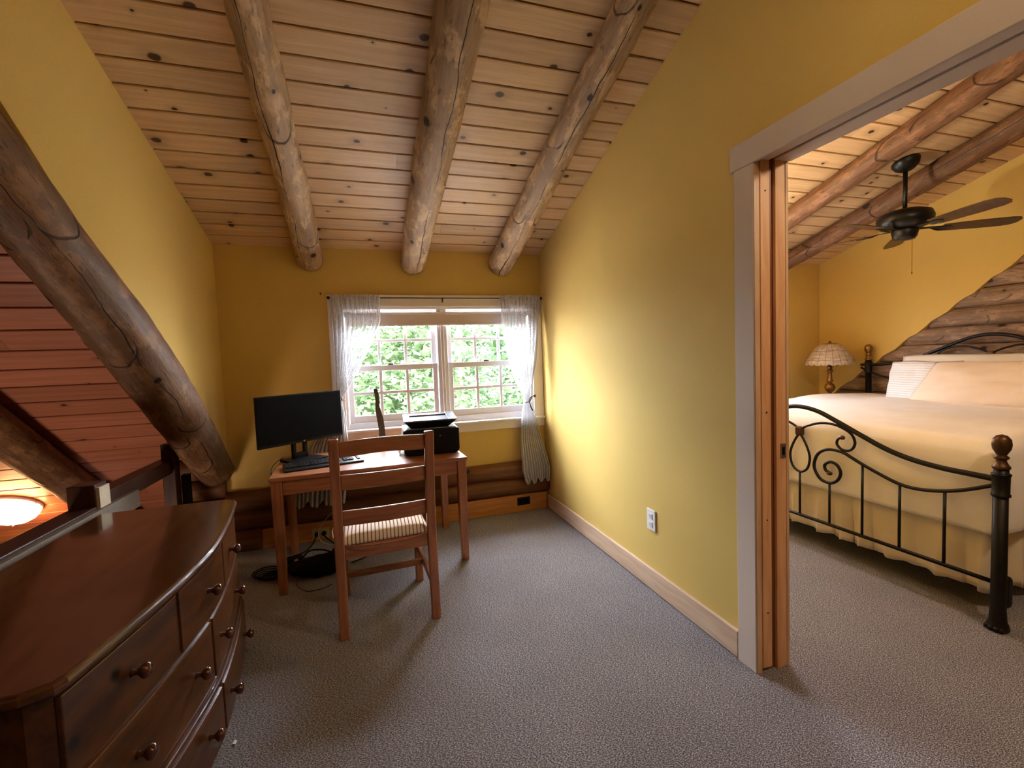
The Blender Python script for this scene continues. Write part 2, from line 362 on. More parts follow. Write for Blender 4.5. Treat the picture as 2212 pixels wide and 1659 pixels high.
def lace():
    m = bpy.data.materials.new('white_lace'); m.use_nodes = True; nt = m.node_tree; nt.nodes.clear()
    tc = nd(nt, 'TexCoord').outputs['Object']; uv = nd(nt, 'UVMap').outputs[0]
    o = nd(nt, 'OutputMaterial'); d = nd(nt, 'BsdfDiffuse', {0: (.93, .93, .93, 1)}); tl = nd(nt, 'BsdfTranslucent', {0: (.40, .41, .44, 1)})
    a = nd(nt, 'MixShader', {0: .45, 1: d.outputs[0], 2: tl.outputs[0]}); t = nd(nt, 'BsdfTransparent')
    v = nd(nt, 'TexVoronoi', {'Vector': tc, 'Scale': 62.}).outputs['Distance']; n = nd(nt, 'TexNoise', {'Vector': tc, 'Scale': 30., 'Detail': 5., 'Distortion': 2.}).outputs[0]
    pat = smooth_(nt, math_(nt, 'ADD', v, math_(nt, 'MULTIPLY', n, -.6)), -.12, .22, .2, .7)       # sprigs denser than the net between them
    s = nd(nt, 'SeparateXYZ', {0: uv}); eg = math_(nt, 'MINIMUM', s.outputs[0], math_(nt, 'SUBTRACT', 1., s.outputs[0]))
    eg = math_(nt, 'MINIMUM', eg, math_(nt, 'SUBTRACT', 1., s.outputs[1])); edge = smooth_(nt, eg, .012, .03)
    gt = nd(nt, 'TexNoise', {'Vector': nd(nt, 'VectorMath', {0: uv, 1: (46, 2.2, 1)}, operation='MULTIPLY').outputs[0], 'Scale': 1., 'Detail': 3.}).outputs[0]
    open_ = math_(nt, 'MULTIPLY', math_(nt, 'MULTIPLY', pat, smooth_(nt, gt, .40, .60, .12, .85)), math_(nt, 'MULTIPLY', edge, smooth_(nt, s.outputs[1], .42, .62, 1., .42)))     # gathers lie doubled
    mx = nd(nt, 'MixShader', {0: open_, 1: a.outputs[0], 2: t.outputs[0]}); nt.links.new(mx.outputs[0], o.inputs[0]); return m
M_lace = lace()
def emis(name, rgb, s):
    m, nt, b = new(name, .3); b.inputs['Base Color'].default_value = rgb; b.inputs['Emission Color'].default_value = rgb; b.inputs['Emission Strength'].default_value = s; return m
def leaf_mat(name, rgb):
    m = bpy.data.materials.new(name); m.use_nodes = True; nt = m.node_tree; nt.nodes.clear(); c = L(rgb)
    at = nd(nt, 'Attribute', attribute_name='tone').outputs['Fac']
    col = mixc(nt, at, tuple(x*.7 for x in c[:3])+(1,), tuple(x*1.9 for x in c[:3])+(1,))
    o = nd(nt, 'OutputMaterial'); d = nd(nt, 'BsdfDiffuse', {0: col}); t = nd(nt, 'BsdfTranslucent', {0: col})
    mx = nd(nt, 'MixShader', {0: .45, 1: d.outputs[0], 2: t.outputs[0]}); nt.links.new(mx.outputs[0], o.inputs[0]); return m

# ------------------------------------------------------------------ dimensions (metres)
XL, XR, XG, YB = -.98, 1.433, 4.622, 3.665          # cheek wall, partition, gable, back wall
XR2 = 1.584                                          # bedroom face of the partition
SD, ZD = .305, 2.163                                 # dormer ceiling slope, height at the back wall
SM, ZM = .765, .69                                   # main roof slope, height at the back wall
def zd(y): return ZD + SD*(YB-y)
def zm(y): return ZM + SM*(YB-y)
YJ = YB - (ZD-ZM)/(SM-SD)                            # where dormer ceiling and main roof meet
YRIDGE = .30; ZRIDGE = zm(YRIDGE)
YEND = -3.2
def zs(y): return ZRIDGE - SM*(YRIDGE-y)             # the other roof slope

# ------------------------------------------------------------------ shell
def planks(bm, x0, x1, ya, yb, zf, s, width, y_ref, thick=.018, gap=.0085, seed=1, cut=None):
    """boards along x on a slope; each board is its own solid with chamfered lower edges"""
    rnd = random.Random(seed); UV = bm.loops.layers.uv.verify(); TN = bm.faces.layers.float.new('tone') if not bm.faces.layers.float.get('tone') else bm.faces.layers.float['tone']
    h = math.hypot(1, s); n = Vector((0, s, 1)).normalized(); t = Vector((0, 1, -s)).normalized()
    d0 = (ya-y_ref)*h; d1 = (yb-y_ref)*h; k0 = math.floor(d0/width); k1 = math.ceil(d1/width)
    for k in range(k0, k1):
        a = max(k*width, d0)+gap/2; b = min((k+1)*width, d1)-gap/2
        if b-a < .01: continue
        xs = [x0]; x = x0+rnd.uniform(.6, 3.2)
        while x < x1-.4: xs.append(x); x += rnd.uniform(2.2, 3.6)
        xs.append(x1)
        for xa, xb in zip(xs, xs[1:]):
            tone = rnd.random(); ou, ov = rnd.uniform(0, 50), k*1.0 + rnd.uniform(-.02, .02)
            org = Vector((0, y_ref, zf(y_ref)))
            pr = [(a, 0.), (a+.004, -.0), (b-.004, -.0), (b, .005), (b, thick), (a, thick), (a, .005)][1:]
            pr = [(a+.003, 0.), (b-.003, 0.), (b, .004), (b, thick), (a, thick), (a, .004)]
            A = [bm.verts.new(org + t*p + n*q + Vector((xa+.0005, 0, 0))) for p, q in pr]; Z = [bm.verts.new(org + t*p + n*q + Vector((xb-.0005, 0, 0))) for p, q in pr]
            fs = [bm.faces.new(A), bm.faces.new(Z[::-1])]
            for i in range(6):
                j = (i+1) % 6; f = bm.faces.new((A[j], A[i], Z[i], Z[j])); fs.append(f)
                for l in f.loops:
                    p = l.vert.co - org; l[UV].uv = (p.x+ou, p.dot(t)-a+ov)
            for f in fs: f[TN] = tone
    return bm
Y0P = 2.175
bm = planks(nb(), XL-.02, XR+.01, YJ-.03, YB+.02, zd, SD, .1303, Y0P, seed=3); struct('ceiling', bm, M_plank)
bm = planks(nb(), XR2-.01, XG+.02, YJ-.03, YB+.02, zd, SD, .1303, Y0P, seed=5); struct('ceiling_bedroom', bm, M_plank)
bm = planks(nb(), -4.0, XL-.05, YRIDGE, 4.50, zm, SM, .1425, 2.258, seed=8); struct('ceiling_stairwell', bm, M_roofplank)
bm = planks(nb(), XL+.02, XG, YRIDGE, YJ-.03, zm, SM, .1425, 2.258, seed=9); struct('ceiling_ridge', bm, M_plank)
# roof decks above the boards (they close the grooves) and the far slope with its skylight
M_deck = plain('dark_roof_deck', (84, 44, 26), .9)
def slab(bm, pts, th=.03):
    n = (Vector(pts[1])-Vector(pts[0])).cross(Vector(pts[2])-Vector(pts[0])).normalized()
    if n.z < 0: n = -n
    a = [bm.verts.new(p) for p in pts]; b = [bm.verts.new(Vector(p)+n*th) for p in pts]; m = len(pts)
    bm.faces.new(a); bm.faces.new(b[::-1])
    for i in range(m): bm.faces.new((a[i], a[(i+1) % m], b[(i+1) % m], b[i]))
bm = nb(); e = .019
slab(bm, [(XL-.1, YJ-.05, zd(YJ-.05)+e), (XG+.2, YJ-.05, zd(YJ-.05)+e), (XG+.2, YB+.5, zd(YB+.5)+e), (XL-.1, YB+.5, zd(YB+.5)+e)])
slab(bm, [(-4.1, YRIDGE-.02, zm(YRIDGE-.02)+.024), (XL-.03, YRIDGE-.02, zm(YRIDGE-.02)+.024), (XL-.03, 4.6, zm(4.6)+.024), (-4.1, 4.6, zm(4.6)+.024)])
slab(bm, [(XL, YRIDGE-.02, zm(YRIDGE-.02)+.024), (XG+.2, YRIDGE-.02, zm(YRIDGE-.02)+.024), (XG+.2, YJ, zm(YJ)+.024), (XL, YJ, zm(YJ)+.024)])
struct('ceiling_deck', bm, M_deck)
bm = nb(); slab(bm, [(-4.1, YEND-.1, zs(YEND-.1)), (XG+.2, YEND-.1, zs(YEND-.1)), (XG+.2, YRIDGE, zs(YRIDGE)), (-4.1, YRIDGE, zs(YRIDGE))], .05)
struct('ceiling_rear', bm, M_plank)

# floor with the stairwell opening
bm = nb(); box(bm, -1.33, XG+.15, -.6, YB+.1, -.25, 0); box(bm, -4.1, XG+.15, YEND-.1, -.6, -.25, 0); struct('floor', bm, M_carpet)
struct('floor_stairwell', B(-4.1, -1.33, -.6, 4.6, -2.75, -2.6), M_deck)

def wall_with_hole(bm, x0, x1, z0, z1, holes, y0, y1):
    """vertical wall in the xz plane between y0..y1 with rectangular holes"""
    xs = sorted({x0, x1, *[h[0] for h in holes], *[h[1] for h in holes]}); zz = sorted({z0, z1, *[h[2] for h in holes], *[h[3] for h in holes]})
    for a, b in zip(xs, xs[1:]):
        for c, d in zip(zz, zz[1:]):
            if not any(h[0] <= (a+b)/2 <= h[1] and h[2] <= (c+d)/2 <= h[3] for h in holes): box(bm, a, b, y0, y1, c, d)
    bmesh.ops.remove_doubles(bm, verts=bm.verts[:], dist=1e-5)
    return bm
W1 = (-.178, 1.345, .795, 1.737); W2 = (2.30, 3.30, .795, 1.737)
struct('wall_back', wall_with_hole(nb(), XL-.02, XR+.02, .405, ZD+.06, [W1], YB, YB+.16), M_wall)
struct('wall_bedroom_back', wall_with_hole(nb(), XR2-.02, XG+.1, 0, ZD+.06, [W2], YB, YB+.16), M_wall)
# round base logs below the drywall
def hlog(bm, x0, x1, yc, zc, r, seed, n=40, seg=18):
    rnd = random.Random(seed); UV = bm.loops.layers.uv.verify(); TN = bm.faces.layers.float.get('tone') or bm.faces.layers.float.new('tone'); tone = rnd.random(); ou = rnd.uniform(0, 40); rings = []
    for i in range(n+1):
        x = x0+(x1-x0)*i/n
        rings.append([bm.verts.new((x, yc+(r+.006*mnoise.noise((x*3, a*1.2, seed)))*math.cos(a), zc+(r+.006*mnoise.noise((x*3, a*1.2, seed)))*math.sin(a))) for a in (2*PI*k/seg for k in range(seg))])
    for i in range(n):
        for k in range(seg):
            f = bm.faces.new((rings[i][k], rings[i][(k+1) % seg], rings[i+1][(k+1) % seg], rings[i+1][k])); f[TN] = tone; f.smooth = True
            for l, (ii, kk) in zip(f.loops, ((i, k), (i, k+1), (i+1, k+1), (i+1, k))): l[UV].uv = (x0+(x1-x0)*ii/n+ou, kk/seg*2*PI*r+seed*.7)
    for rg in (rings[0][::-1], rings[-1]): f = bm.faces.new(rg); f[TN] = tone
bm = nb()
for i, (xa, zc, r) in enumerate(((XL-.02, .348, .076), (XL-.02, .215, .076))): hlog(bm, xa, XR+.0, YB-.012, zc, r, 11+i)
hlog(bm, XL-.02, -.79, YB-.03, .075, .078, 17, 10)
box(bm, XL-.02, XR, YB, YB+.16, 0, .405)
struct('wall_back_base', bm, M_logbase)
struct('baseboard_back', B(-.79, XR-.02, YB-.062, YB-.02, 0, .142), wood('amber_baseboard', (206, 146, 84), (174, 112, 58), 0), bevel=.004)
struct('baseboard_right', B(XR-.017, XR, 1.484, YB-.062, .004, .122), wood('pale_baseboard', *BASE, 1), bevel=.005)
bm = nb()          # the yellow cheek wall of the dormer
ys = [YJ+.02, YB+.02]
prism(bm, [(YJ, zm(YJ)-.05), (YB+.02, zm(YB+.02)-.05), (YB+.02, zd(YB)+.03), (YJ, zd(YJ)+.0)], lambda u, v, s: (XL-s*.1, u, v))
struct('wall_left', bm, M_wall)
bm = nb()          # end of the loft under the cheek wall, log base of the stairwell
for i in range(5): hlog(bm, -1.33, XL-.02, YB+.02, .60-.142*i, .076, 40+i, 8, 14)
for i in range(21): hlog(bm, -4.05, -1.30, 4.44, .10-.142*i, .076, 60+i, 24, 14)
box(bm, -1.33, XL-.0, YB+.06, YB+.2, -.2, .8); box(bm, -1.33, -1.25, YB+.06, 4.5, -2.7, .72); box(bm, -4.1, -1.25, 4.5, 4.6, -2.7, .3)
struct('wall_stairwell_back', bm, M_logbase)
struct('wall_stairwell_end', B(-4.15, -4.05, YEND-.1, 4.6, -2.75, 3.3), M_logbase)
struct('wall_stairwell_side', B(-1.33, -1.20, -.6, YB, -2.7, -.0), M_deck)
struct('wall_stairwell_front', B(-4.1, -1.2, -.7, -.6, -2.7, -.2), M_deck)
struct('wall_rear', B(-4.1, XG+.2, YEND-.15, YEND-.05, -.2, .8), M_wall)
# partition with the bedroom doorway
DY0, DY1, DZ = .45, 1.386, 2.018
bm = nb()
def zroof(y): return zd(y) if y >= YJ else (zm(y) if y > YRIDGE else zs(y))
def part(yseq, zb, x0, x1):
    prism(bm, [(yseq[0], zb), (yseq[-1], zb)] + [(y, zroof(y)+.012) for y in reversed(yseq)], lambda u, v, s: (x0+(x1-x0)*s, u, v))
for xa, xb in ((XR, XR+.045), (XR2-.045, XR2)):
    part([DY1+.024, 2, 3, YB+.02], 0, xa, xb); part([DY0-.024, YJ+.001, DY1+.024], DZ+.02, xa, xb); part([YEND, -2, -1, YRIDGE, DY0-.024], 0, xa, xb)
part([DY1+.04, 2, 3, YB+.02], 0, XR+.045, XR2-.045); part([YEND, -2, -1, YRIDGE, DY0-.04], 0, XR+.045, XR2-.045); part([DY0-.04, YJ+.001, DY1+.04], DZ+.06, XR+.045, XR2-.045)
struct('wall_right', bm, M_wall)

# bedroom gable: yellow drywall above the old roof line, logs below
bm = nb(); edge = []
for k in range(0, 61):
    y = YB+.05 - (YB+.05-.35)*k/60
    edge.append((y, zm(y)+.004 + .010*math.sin(zm(y)*2*PI/.1455+1.0)))
prism(bm, edge + [(.35, zd(.35)+.03), (YB+.05, zd(YB)+.03)], lambda u, v, s: (XG+s*.09, u, v))
struct('wall_gable', bm, M_wall)
bm = nb()
def vlog(bm, y0, y1, xc, zc, r, seed, n=50, seg=18):
    rnd = random.Random(seed); UV = bm.loops.layers.uv.verify(); TN = bm.faces.layers.float.get('tone') or bm.faces.layers.float.new('tone'); tone = rnd.random(); ou = rnd.uniform(0, 40); rings = []
    for i in range(n+1):
        y = y0+(y1-y0)*i/n; ring = []
        for k in range(seg):
            a = 2*PI*k/seg; rr = r+.005*mnoise.noise((y*2.5, a, seed)); z = zc+rr*.94*math.sin(a)
            ring.append(bm.verts.new((xc-rr*.55*math.cos(a), y, z)))
        rings.append(ring)
    for i in range(n):
        for k in range(seg):
            f = bm.faces.new((rings[i][k], rings[i][(k+1) % seg], rings[i+1][(k+1) % seg], rings[i+1][k])); f[TN] = tone; f.smooth = True
            for l, (ii, kk) in zip(f.loops, ((i, k), (i, k+1), (i+1, k+1), (i+1, k))): l[UV].uv = (y0+(y1-y0)*ii/n+ou, kk/seg*2*PI*r+seed*.7)
    for rg in (rings[0][::-1], rings[-1]): f = bm.faces.new(rg); f[TN] = tone
for i in range(21):
    zc = -.03+.1455*i + .07
    ytop = YB+.1 if zc < ZM else YB - (zc-ZM)/SM + .03
    vlog(bm, YEND, min(YB+.1, ytop+.12), XG+.052, zc, .077, 70+i)
box(bm, XG+.06, XG+.2, YEND, YB+.1, -.1, 3.3)
struct('wall_gable_logs', bm, M_logwall)
struct('baseboard_bedroom', B(XR2, XG, YB-.017, YB, 0, .12), wood('pale_baseboard', *BASE, 0), bevel=.004)

# ------------------------------------------------------------------ doorway trim
d = empty('door_1', (XR, DY1, 0), kind='structure')
bm = nb(); box(bm, XR-.016, XR+.0, DY1+.004, DY1+.098, 0, DZ-.018); obj('casing', bm, M_trimpaint, d, bevel=.003)
bm = nb(); box(bm, XR-.016, XR+.0, DY0-.098, DY0-.004, 0, DZ-.018); obj('casing', bm, M_trimpaint, d, bevel=.003)
bm = nb(); box(bm, XR-.018, XR+.0, DY0-.114, DY1+.116, DZ-.018, DZ+.078); obj('head_casing', bm, M_trimpaint, d, bevel=.003)
for ye, s in ((DY1, 1), (DY0, -1)):
    oak = wood('oak_jamb', *OAK, 2); pale = wood('pale_jamb_edge', (222, 186, 146), (190, 150, 112), 2); dkj = wood('dark_jamb', (140, 84, 44), (104, 58, 28), 2)
    def jb(x0, x1, rec, z0=0., th=.022): return B(x0, x1, min(ye+s*rec, ye+s*(rec+th)), max(ye+s*rec, ye+s*(rec+th)), z0, DZ)
    obj('jamb_edge', jb(XR-.012, XR+.012, .0015), pale, d)
    obj('jamb_groove', jb(XR+.012, XR+.021, .016), dkj, d)
    obj('jamb_board', jb(XR+.021, XR+.066, .004, .012), oak, d, bevel=.002)
    obj('jamb_groove', jb(XR+.066, XR+.089, .012), dkj, d)
    obj('jamb_board', jb(XR+.089, XR2-.013, .0), oak, d, bevel=.002)
    obj('jamb_edge', jb(XR2-.013, XR2+.001, -.002), pale, d, bevel=.002)
for xa, xb, dz, mm in ((XR+.0, XR+.058, .0, M_trimpaint), (XR+.058, XR+.082, .03, M_deck), (XR+.082, XR2+.012, .004, M_trimpaint)):
    obj('head_jamb', B(xa, xb, DY0, DY1, DZ-.006+dz, DZ+.02+dz), mm, d, bevel=.002)
bm = nb(); box(bm, XR+.108, XR+.134, DY1-.0035, DY1+.002, .862, .922)
s_ = obj('strike_plate', bm, M_steel, d, bevel=.003)
obj('latch_hole', B(XR+.115, XR+.127, DY1-.0042, DY1-.003, .875, .906), M_black, s_)
bm = nb()
for z in (.24, .62, 1.05, 1.9): lathe(bm, [(.003, 0), (.003, .002)], Matrix.Translation((XR+.044, DY1+.004, z)) @ Matrix.Rotation(PI/2, 4, 'X'), 8)
obj('nail_head', bm, M_black, d)

# ------------------------------------------------------------------ windows
def window(name, hole, xs_split, ylocks, shade):
    x0, x1, z0, z1 = hole; wd = empty(name, (x0, YB, z0), kind='structure'); fl = .085
    bm = nb(); box(bm, x0-fl, x0+.004, YB-.02, YB, z0, z1+fl); obj('side_casing', bm, M_wincasing, wd, bevel=.003)
    bm = nb(); box(bm, x1-.004, x1+fl, YB-.02, YB, z0, z1+fl); obj('side_casing', bm, M_wincasing, wd, bevel=.003)
    bm = nb(); box(bm, x0+.004, x1-.004, YB-.02, YB, z1-.004, z1+fl); obj('head_casing', bm, M_wincasing, wd, bevel=.003)
    bm = nb(); box(bm, x0-fl, x1+fl, YB-.018, YB, z0-.085, z0-.018); obj('apron', bm, M_wincasing, wd, bevel=.003)
    bm = nb(); box(bm, x0-fl-.012, x1+fl+.0, YB-.045, YB+.05, z0-.018, z0+.002); obj('stool', bm, M_winpaint, wd, bevel=.005)
    # box frame in the wall
    bm = nb(); t = .022
    for a in ((x0, x0+t, YB, YB+.15, z0, z1), (x1-t, x1, YB, YB+.15, z0, z1), (x0+t, x1-t, YB, YB+.15, z1-t, z1), (x0+t, x1-t, YB+.03, YB+.15, z0, z0+.045)): box(bm, *a)
    xm0, xm1 = xs_split; box(bm, xm0, xm1, YB+.035, YB+.15, z0+.045, z1-t)
    box(bm, xm0+.028, xm1-.028, YB+.022, YB+.05, z0+.045, z1-t)
    obj('frame', bm, M_winpaint, wd, bevel=.003)
    for ua, ub in ((x0+t, xm0), (xm1, x1-t)):
        zmid = 1.262
        for (za, zb, yf) in ((z0+.045, zmid+.022, YB+.058), (zmid-.022, z1-t, YB+.092)):
            bm = nb(); st = .042
            box(bm, ua+.004, ua+st, yf, yf+.032, za, zb); box(bm, ub-st, ub-.004, yf, yf+.032, za, zb)
            box(bm, ua+st, ub-st, yf, yf+.032, za, za+(.055 if za < 1 else .044)); box(bm, ua+st, ub-st, yf, yf+.032, zb-.044, zb)
            sash = obj('sash', bm, M_winpaint, wd, bevel=.003)
            ga, gb, gc, gd = ua+st, ub-st, za+(.055 if za < 1 else .044), zb-.044
            obj('glass', B(ga-.004, gb+.004, yf+.014, yf+.018, gc-.004, gd+.004), M_glass, sash)
            bm = nb(); mw = .0115
            for k in (1, 2): xx = ga+(gb-ga)*k/3; box(bm, xx-mw, xx+mw, yf+.006, yf+.026, gc, gd)
            zz = (gc+gd)/2; box(bm, ga, gb, yf+.0065, yf+.0255, zz-mw, zz+mw)
            obj('muntins', bm, M_winpaint, sash, bevel=.002)
        if ylocks:
            bm = nb(); xc = (ua+ub)/2-.02
            box(bm, xc-.022, xc+.022, YB+.060, YB+.078, zmid+.022, zmid+.028); tube(bm, [(xc-.02, YB+.068, zmid+.033), (xc+.018, YB+.064, zmid+.031)], .005, 8)
            obj('sash_lock', bm, M_bronze, wd)
    return wd
window('window_1', W1, (.545, .625), True, True)
window('window_2', W2, (2.775, 2.825), False, False)

# roller shade pulled a little way down in the window
rs = empty('roller_shade', (.58, YB+.03, 1.70), 'rolled white window shade lowered a hand width between the lace curtains', 'window shade')
x0, x1 = W1[0]+.026, W1[1]-.026
bm = nb(); tube(bm, [(x0+.01, YB+.034, 1.678), (x1-.01, YB+.034, 1.678)], .017, 16); obj('roll', bm, cloth('shade_cloth', (224, 214, 208), 300), rs, smooth=True)
bm = nb(); grid(bm, lambda u, v: (x0+.012+(x1-x0-.024)*u, YB+.019+.002*math.sin(v*3), 1.678-v*.088), 24, 6); obj('sheet', bm, cloth('shade_cloth_sheet', (222, 206, 196), 300), rs, smooth=True, solid=.0015)
bm = nb(); box(bm, x0+.012, x1-.012, YB+.015, YB+.024, 1.585, 1.597); obj('hem_bar', bm, M_winpaint, rs, bevel=.003)
for xx in (x0, x1-.008): obj('bracket', B(xx, xx+.008, YB+.012, YB+.055, 1.655, 1.70), M_white, rs)

# ------------------------------------------------------------------ log rafters
def log(name, axis, rads, mat, label, group=None, seed=0, seg=36, n=90, knots=(), crack_ang=-PI/2, flat_top=None, bend=.008):
    """peeled log along a list of axis points; burls and knife marks in the surface"""
    P_ = [Vector(p) for p in axis]; rnd = random.Random(seed); bm = nb(); UV = bm.loops.layers.uv.verify(); rings = []; Ltot = (P_[-1]-P_[0]).length
    burl = [(rnd.uniform(.03, .97), rnd.uniform(0, 2*PI), rnd.uniform(.004, .012)) for _ in range(16)]
    steps = [(rnd.uniform(.05, .95), rnd.uniform(.002, .006)) for _ in range(9)]
    for i in range(n+1):
        t = i/n; q = t*(len(P_)-1); k = min(int(q), len(P_)-2); c = P_[k].lerp(P_[k+1], q-k); tang = (P_[-1]-P_[0]).normalized()
        c = c + Vector((bend*mnoise.noise((t*3, seed, 0)), 0, 0))
        q2 = t*(len(rads)-1); k2 = min(int(q2), len(rads)-2); r0 = rads[k2]+(rads[k2+1]-rads[k2])*(q2-k2)
        side = tang.cross(Vector((0, 0, 1))).normalized(); up = side.cross(tang); ring = []
        endf = 1.0
        if t < .012 and False: endf = .80+.2*math.sqrt(t/.012)
        for j in range(seg):
            a = 2*PI*j/seg + PI/2
            r = r0*(1+.05*mnoise.noise((math.cos(a)*.8, math.sin(a)*.8, t*Ltot*2.2+seed*9)))
            r += .0035*mnoise.noise((math.cos(a)*2.6, math.sin(a)*2.6, t*Ltot*9+seed))
            for bt, ba, bh in burl:
                dt = (t-bt)*Ltot; da = (a-ba+PI) % (2*PI) - PI; r += bh*math.exp(-(dt/.035)**2-(da*r0/.03)**2)
            for st_, sh in steps:
                dt = (t-st_)*Ltot
                if 0 < dt < .12: r -= sh*(1-dt/.12)*(.5+.5*math.cos(a*2+seed))
            p = c + (side*math.cos(a)+up*math.sin(a))*r*endf
            ring.append(bm.verts.new(p))
        rings.append(ring)
    for i in range(n):
        for j in range(seg):
            f = bm.faces.new((rings[i][j], rings[i][(j+1) % seg], rings[i+1][(j+1) % seg], rings[i+1][j])); f.smooth = True
            for l, (ii, jj) in zip(f.loops, ((i, j), (i, j+1), (i+1, j+1), (i+1, j))):
                l[UV].uv = (ii/n*Ltot+seed*7.3, ((jj/seg)-((crack_ang-PI/2) % (2*PI))/(2*PI))*2*PI*rads[0])
    bm.faces.new(rings[0][::-1]); bm.faces.new(rings[-1])
    o = obj(name, bm, mat)
    return tag(o, label, 'log beam', group)
def dax(x0, x1, y0, y1, r, n=8):
    return [(x0+(x1-x0)*i/n, y0+(y1-y0)*i/n, zd(y0+(y1-y0)*i/n)-r*1.02) for i in range(n+1)]
G = 'log rafters under the board ceiling'
log('log_rafter', dax(-.365, -.325, 3.66, .50, .086), [.088, .085, .08, .072, .066, .06], M_log, 'left log rafter of the office ceiling, nearest the greenish cheek wall', G, 1, crack_ang=-1.2)
log('log_rafter', dax(.378, .432, 3.66, .50, .096), [.094, .098, .102, .100, .102, .10], M_log, 'middle log rafter of the office ceiling, thick with a long dark crack', G, 2, crack_ang=-1.75)
log('log_rafter', dax(1.088, 1.095, 3.66, .50, .088), [.102, .094, .084, .078, .074, .074], M_log, 'right log rafter of the office ceiling, beside the golden partition wall', G, 3, crack_ang=-1.35)
log('log_rafter', dax(3.27, 3.29, 3.66, .50, .078), [.076, .076, .078, .076, .078, .08], M_logbed, 'bedroom log rafter nearer the doorway, with rough gouged side', G, 4, crack_ang=-2.6)
log('log_rafter', dax(3.96, 3.97, 3.66, .50, .082), [.08, .08, .082, .08, .082, .084], M_logbed, 'bedroom log rafter behind the ceiling fan rod', G, 5, crack_ang=-.2)
def max_(x0, x1, y0, y1, r, n=8):
    return [(x0+(x1-x0)*i/n, y0+(y1-y0)*i/n, zm(y0+(y1-y0)*i/n)-r*1.24) for i in range(n+1)]
log('log_rafter', [(x, 3.64-.4025*i, zm(3.64-.4025*i)-.130) for i, x in enumerate((-1.052, -1.040, -1.030, -1.040, -1.066, -1.088, -1.10, -1.10, -1.10))], [.108, .124, .132, .126, .113, .105, .105, .105, .105], M_logdark, 'dark scalloped log rafter running down along the foot of the cheek wall', G, 6, crack_ang=-2.2, bend=.012)
log('log_rafter', max_(-1.86, -1.88, 4.34, .42, .10), [.105, .10, .10, .10, .10, .10], M_logdark, 'log rafter over the stairwell beside the glowing lamp', G, 7, crack_ang=-.6)

# ------------------------------------------------------------------ dresser
def XF(y):
    t = abs((y-1.77)/.68); return -.540-.09*min(t, 1.05)**1.5
dr = empty('dresser', (-.88, 1.77, 0), 'long dark-stained bow-front dresser with turned knobs, beside the stair railing', 'dresser')
DY_A, DY_B, DXB = 1.095, 2.445, -1.165
def outline(off, ya, yb, xb, rc, n=40):
    """bow-front plan outline, front corners rounded"""
    pts = []
    for i in range(n+1):
        y = ya+(yb-ya)*i/n; x = XF(y)-off; d_ = min(y-ya, yb-y)
        if d_ < rc: x -= rc-math.sqrt(max(0, rc*rc-(rc-d_)**2))
        pts.append((x, y))
    return pts + [(xb, yb), (xb, ya)]
DM = lambda ax: wood('dark_dresser_stain', *DRES, ax, rough=.28, spec=.45, coat=.2, freq=.8, knots=.3)
bm = nb(); prism(bm, outline(0, DY_A, DY_B, DXB, .05, 60), lambda u, v, s: (u, v, .655+.030*s)); obj('top', bm, wood('polished_dresser_top', *DRES, 1, rough=.24, spec=.5, coat=.8, freq=.8, knots=.3), dr, bevel=.013, seg=4)
bm = nb(); prism(bm, outline(.022, DY_A+.018, DY_B-.018, DXB+.01, .035), lambda u, v, s: (u, v, .225+.43*s)); obj('carcass', bm, DM(1), dr, bevel=.003)
bm = nb(); prism(bm, outline(.006, DY_A+.006, DY_B-.006, DXB+.005, .035), lambda u, v, s: (u, v, .012+.212*s)); obj('base', bm, DM(1), dr, bevel=.006, seg=3)
def knob(p, parent):
    bm = nb(); lathe(bm, [(.010, 0), (.0075, .006), (.007, .014), (.012, .019), (.0185, .026), (.0195, .033), (.016, .040), (.008, .0435), (.0005, .0445)], Matrix.Translation(p) @ Matrix.Rotation(PI/2, 4, 'Y'), 20)
    obj('knob', bm, wood('knob_stain', (96, 46, 24), (60, 26, 14), 0, rough=.16, coat=.6), parent, smooth=True)
def drawer(y0, y1, z0, z1, off, ks):
    bm = nb(); n = 14; g = .0035; y0 += g; y1 -= g; z0 += g; z1 -= g
    pts = [(XF(y0+(y1-y0)*i/n)-off, y0+(y1-y0)*i/n) for i in range(n+1)]
    prism(bm, pts+[(pts[-1][0]-.012, y1), (pts[0][0]-.012, y0)], lambda u, v, s: (u, v, z0+(z1-z0)*s))
    o = obj('drawer', bm, DM(1), dr, bevel=.003)
    for yk in ks: knob((XF(yk)-off-.001, yk, (z0+z1)/2+.002), o)
    return o
for a in ((1.135, 1.545, (1.335,)), (1.555, 1.965, (1.745,)), (1.975, 2.405, (2.12,))): drawer(a[0], a[1], .455, .648, .015, a[2])
for a in ((1.135, 1.755, (1.33, 1.62)), (1.765, 2.405, (1.845, 2.19))): drawer(a[0], a[1], .235, .448, .015, a[2])
for a in ((1.125, 1.768, (1.30, 1.64)), (1.778, 2.415, (1.86, 2.24))): drawer(a[0], a[1], .03, .205, .0, a[2])

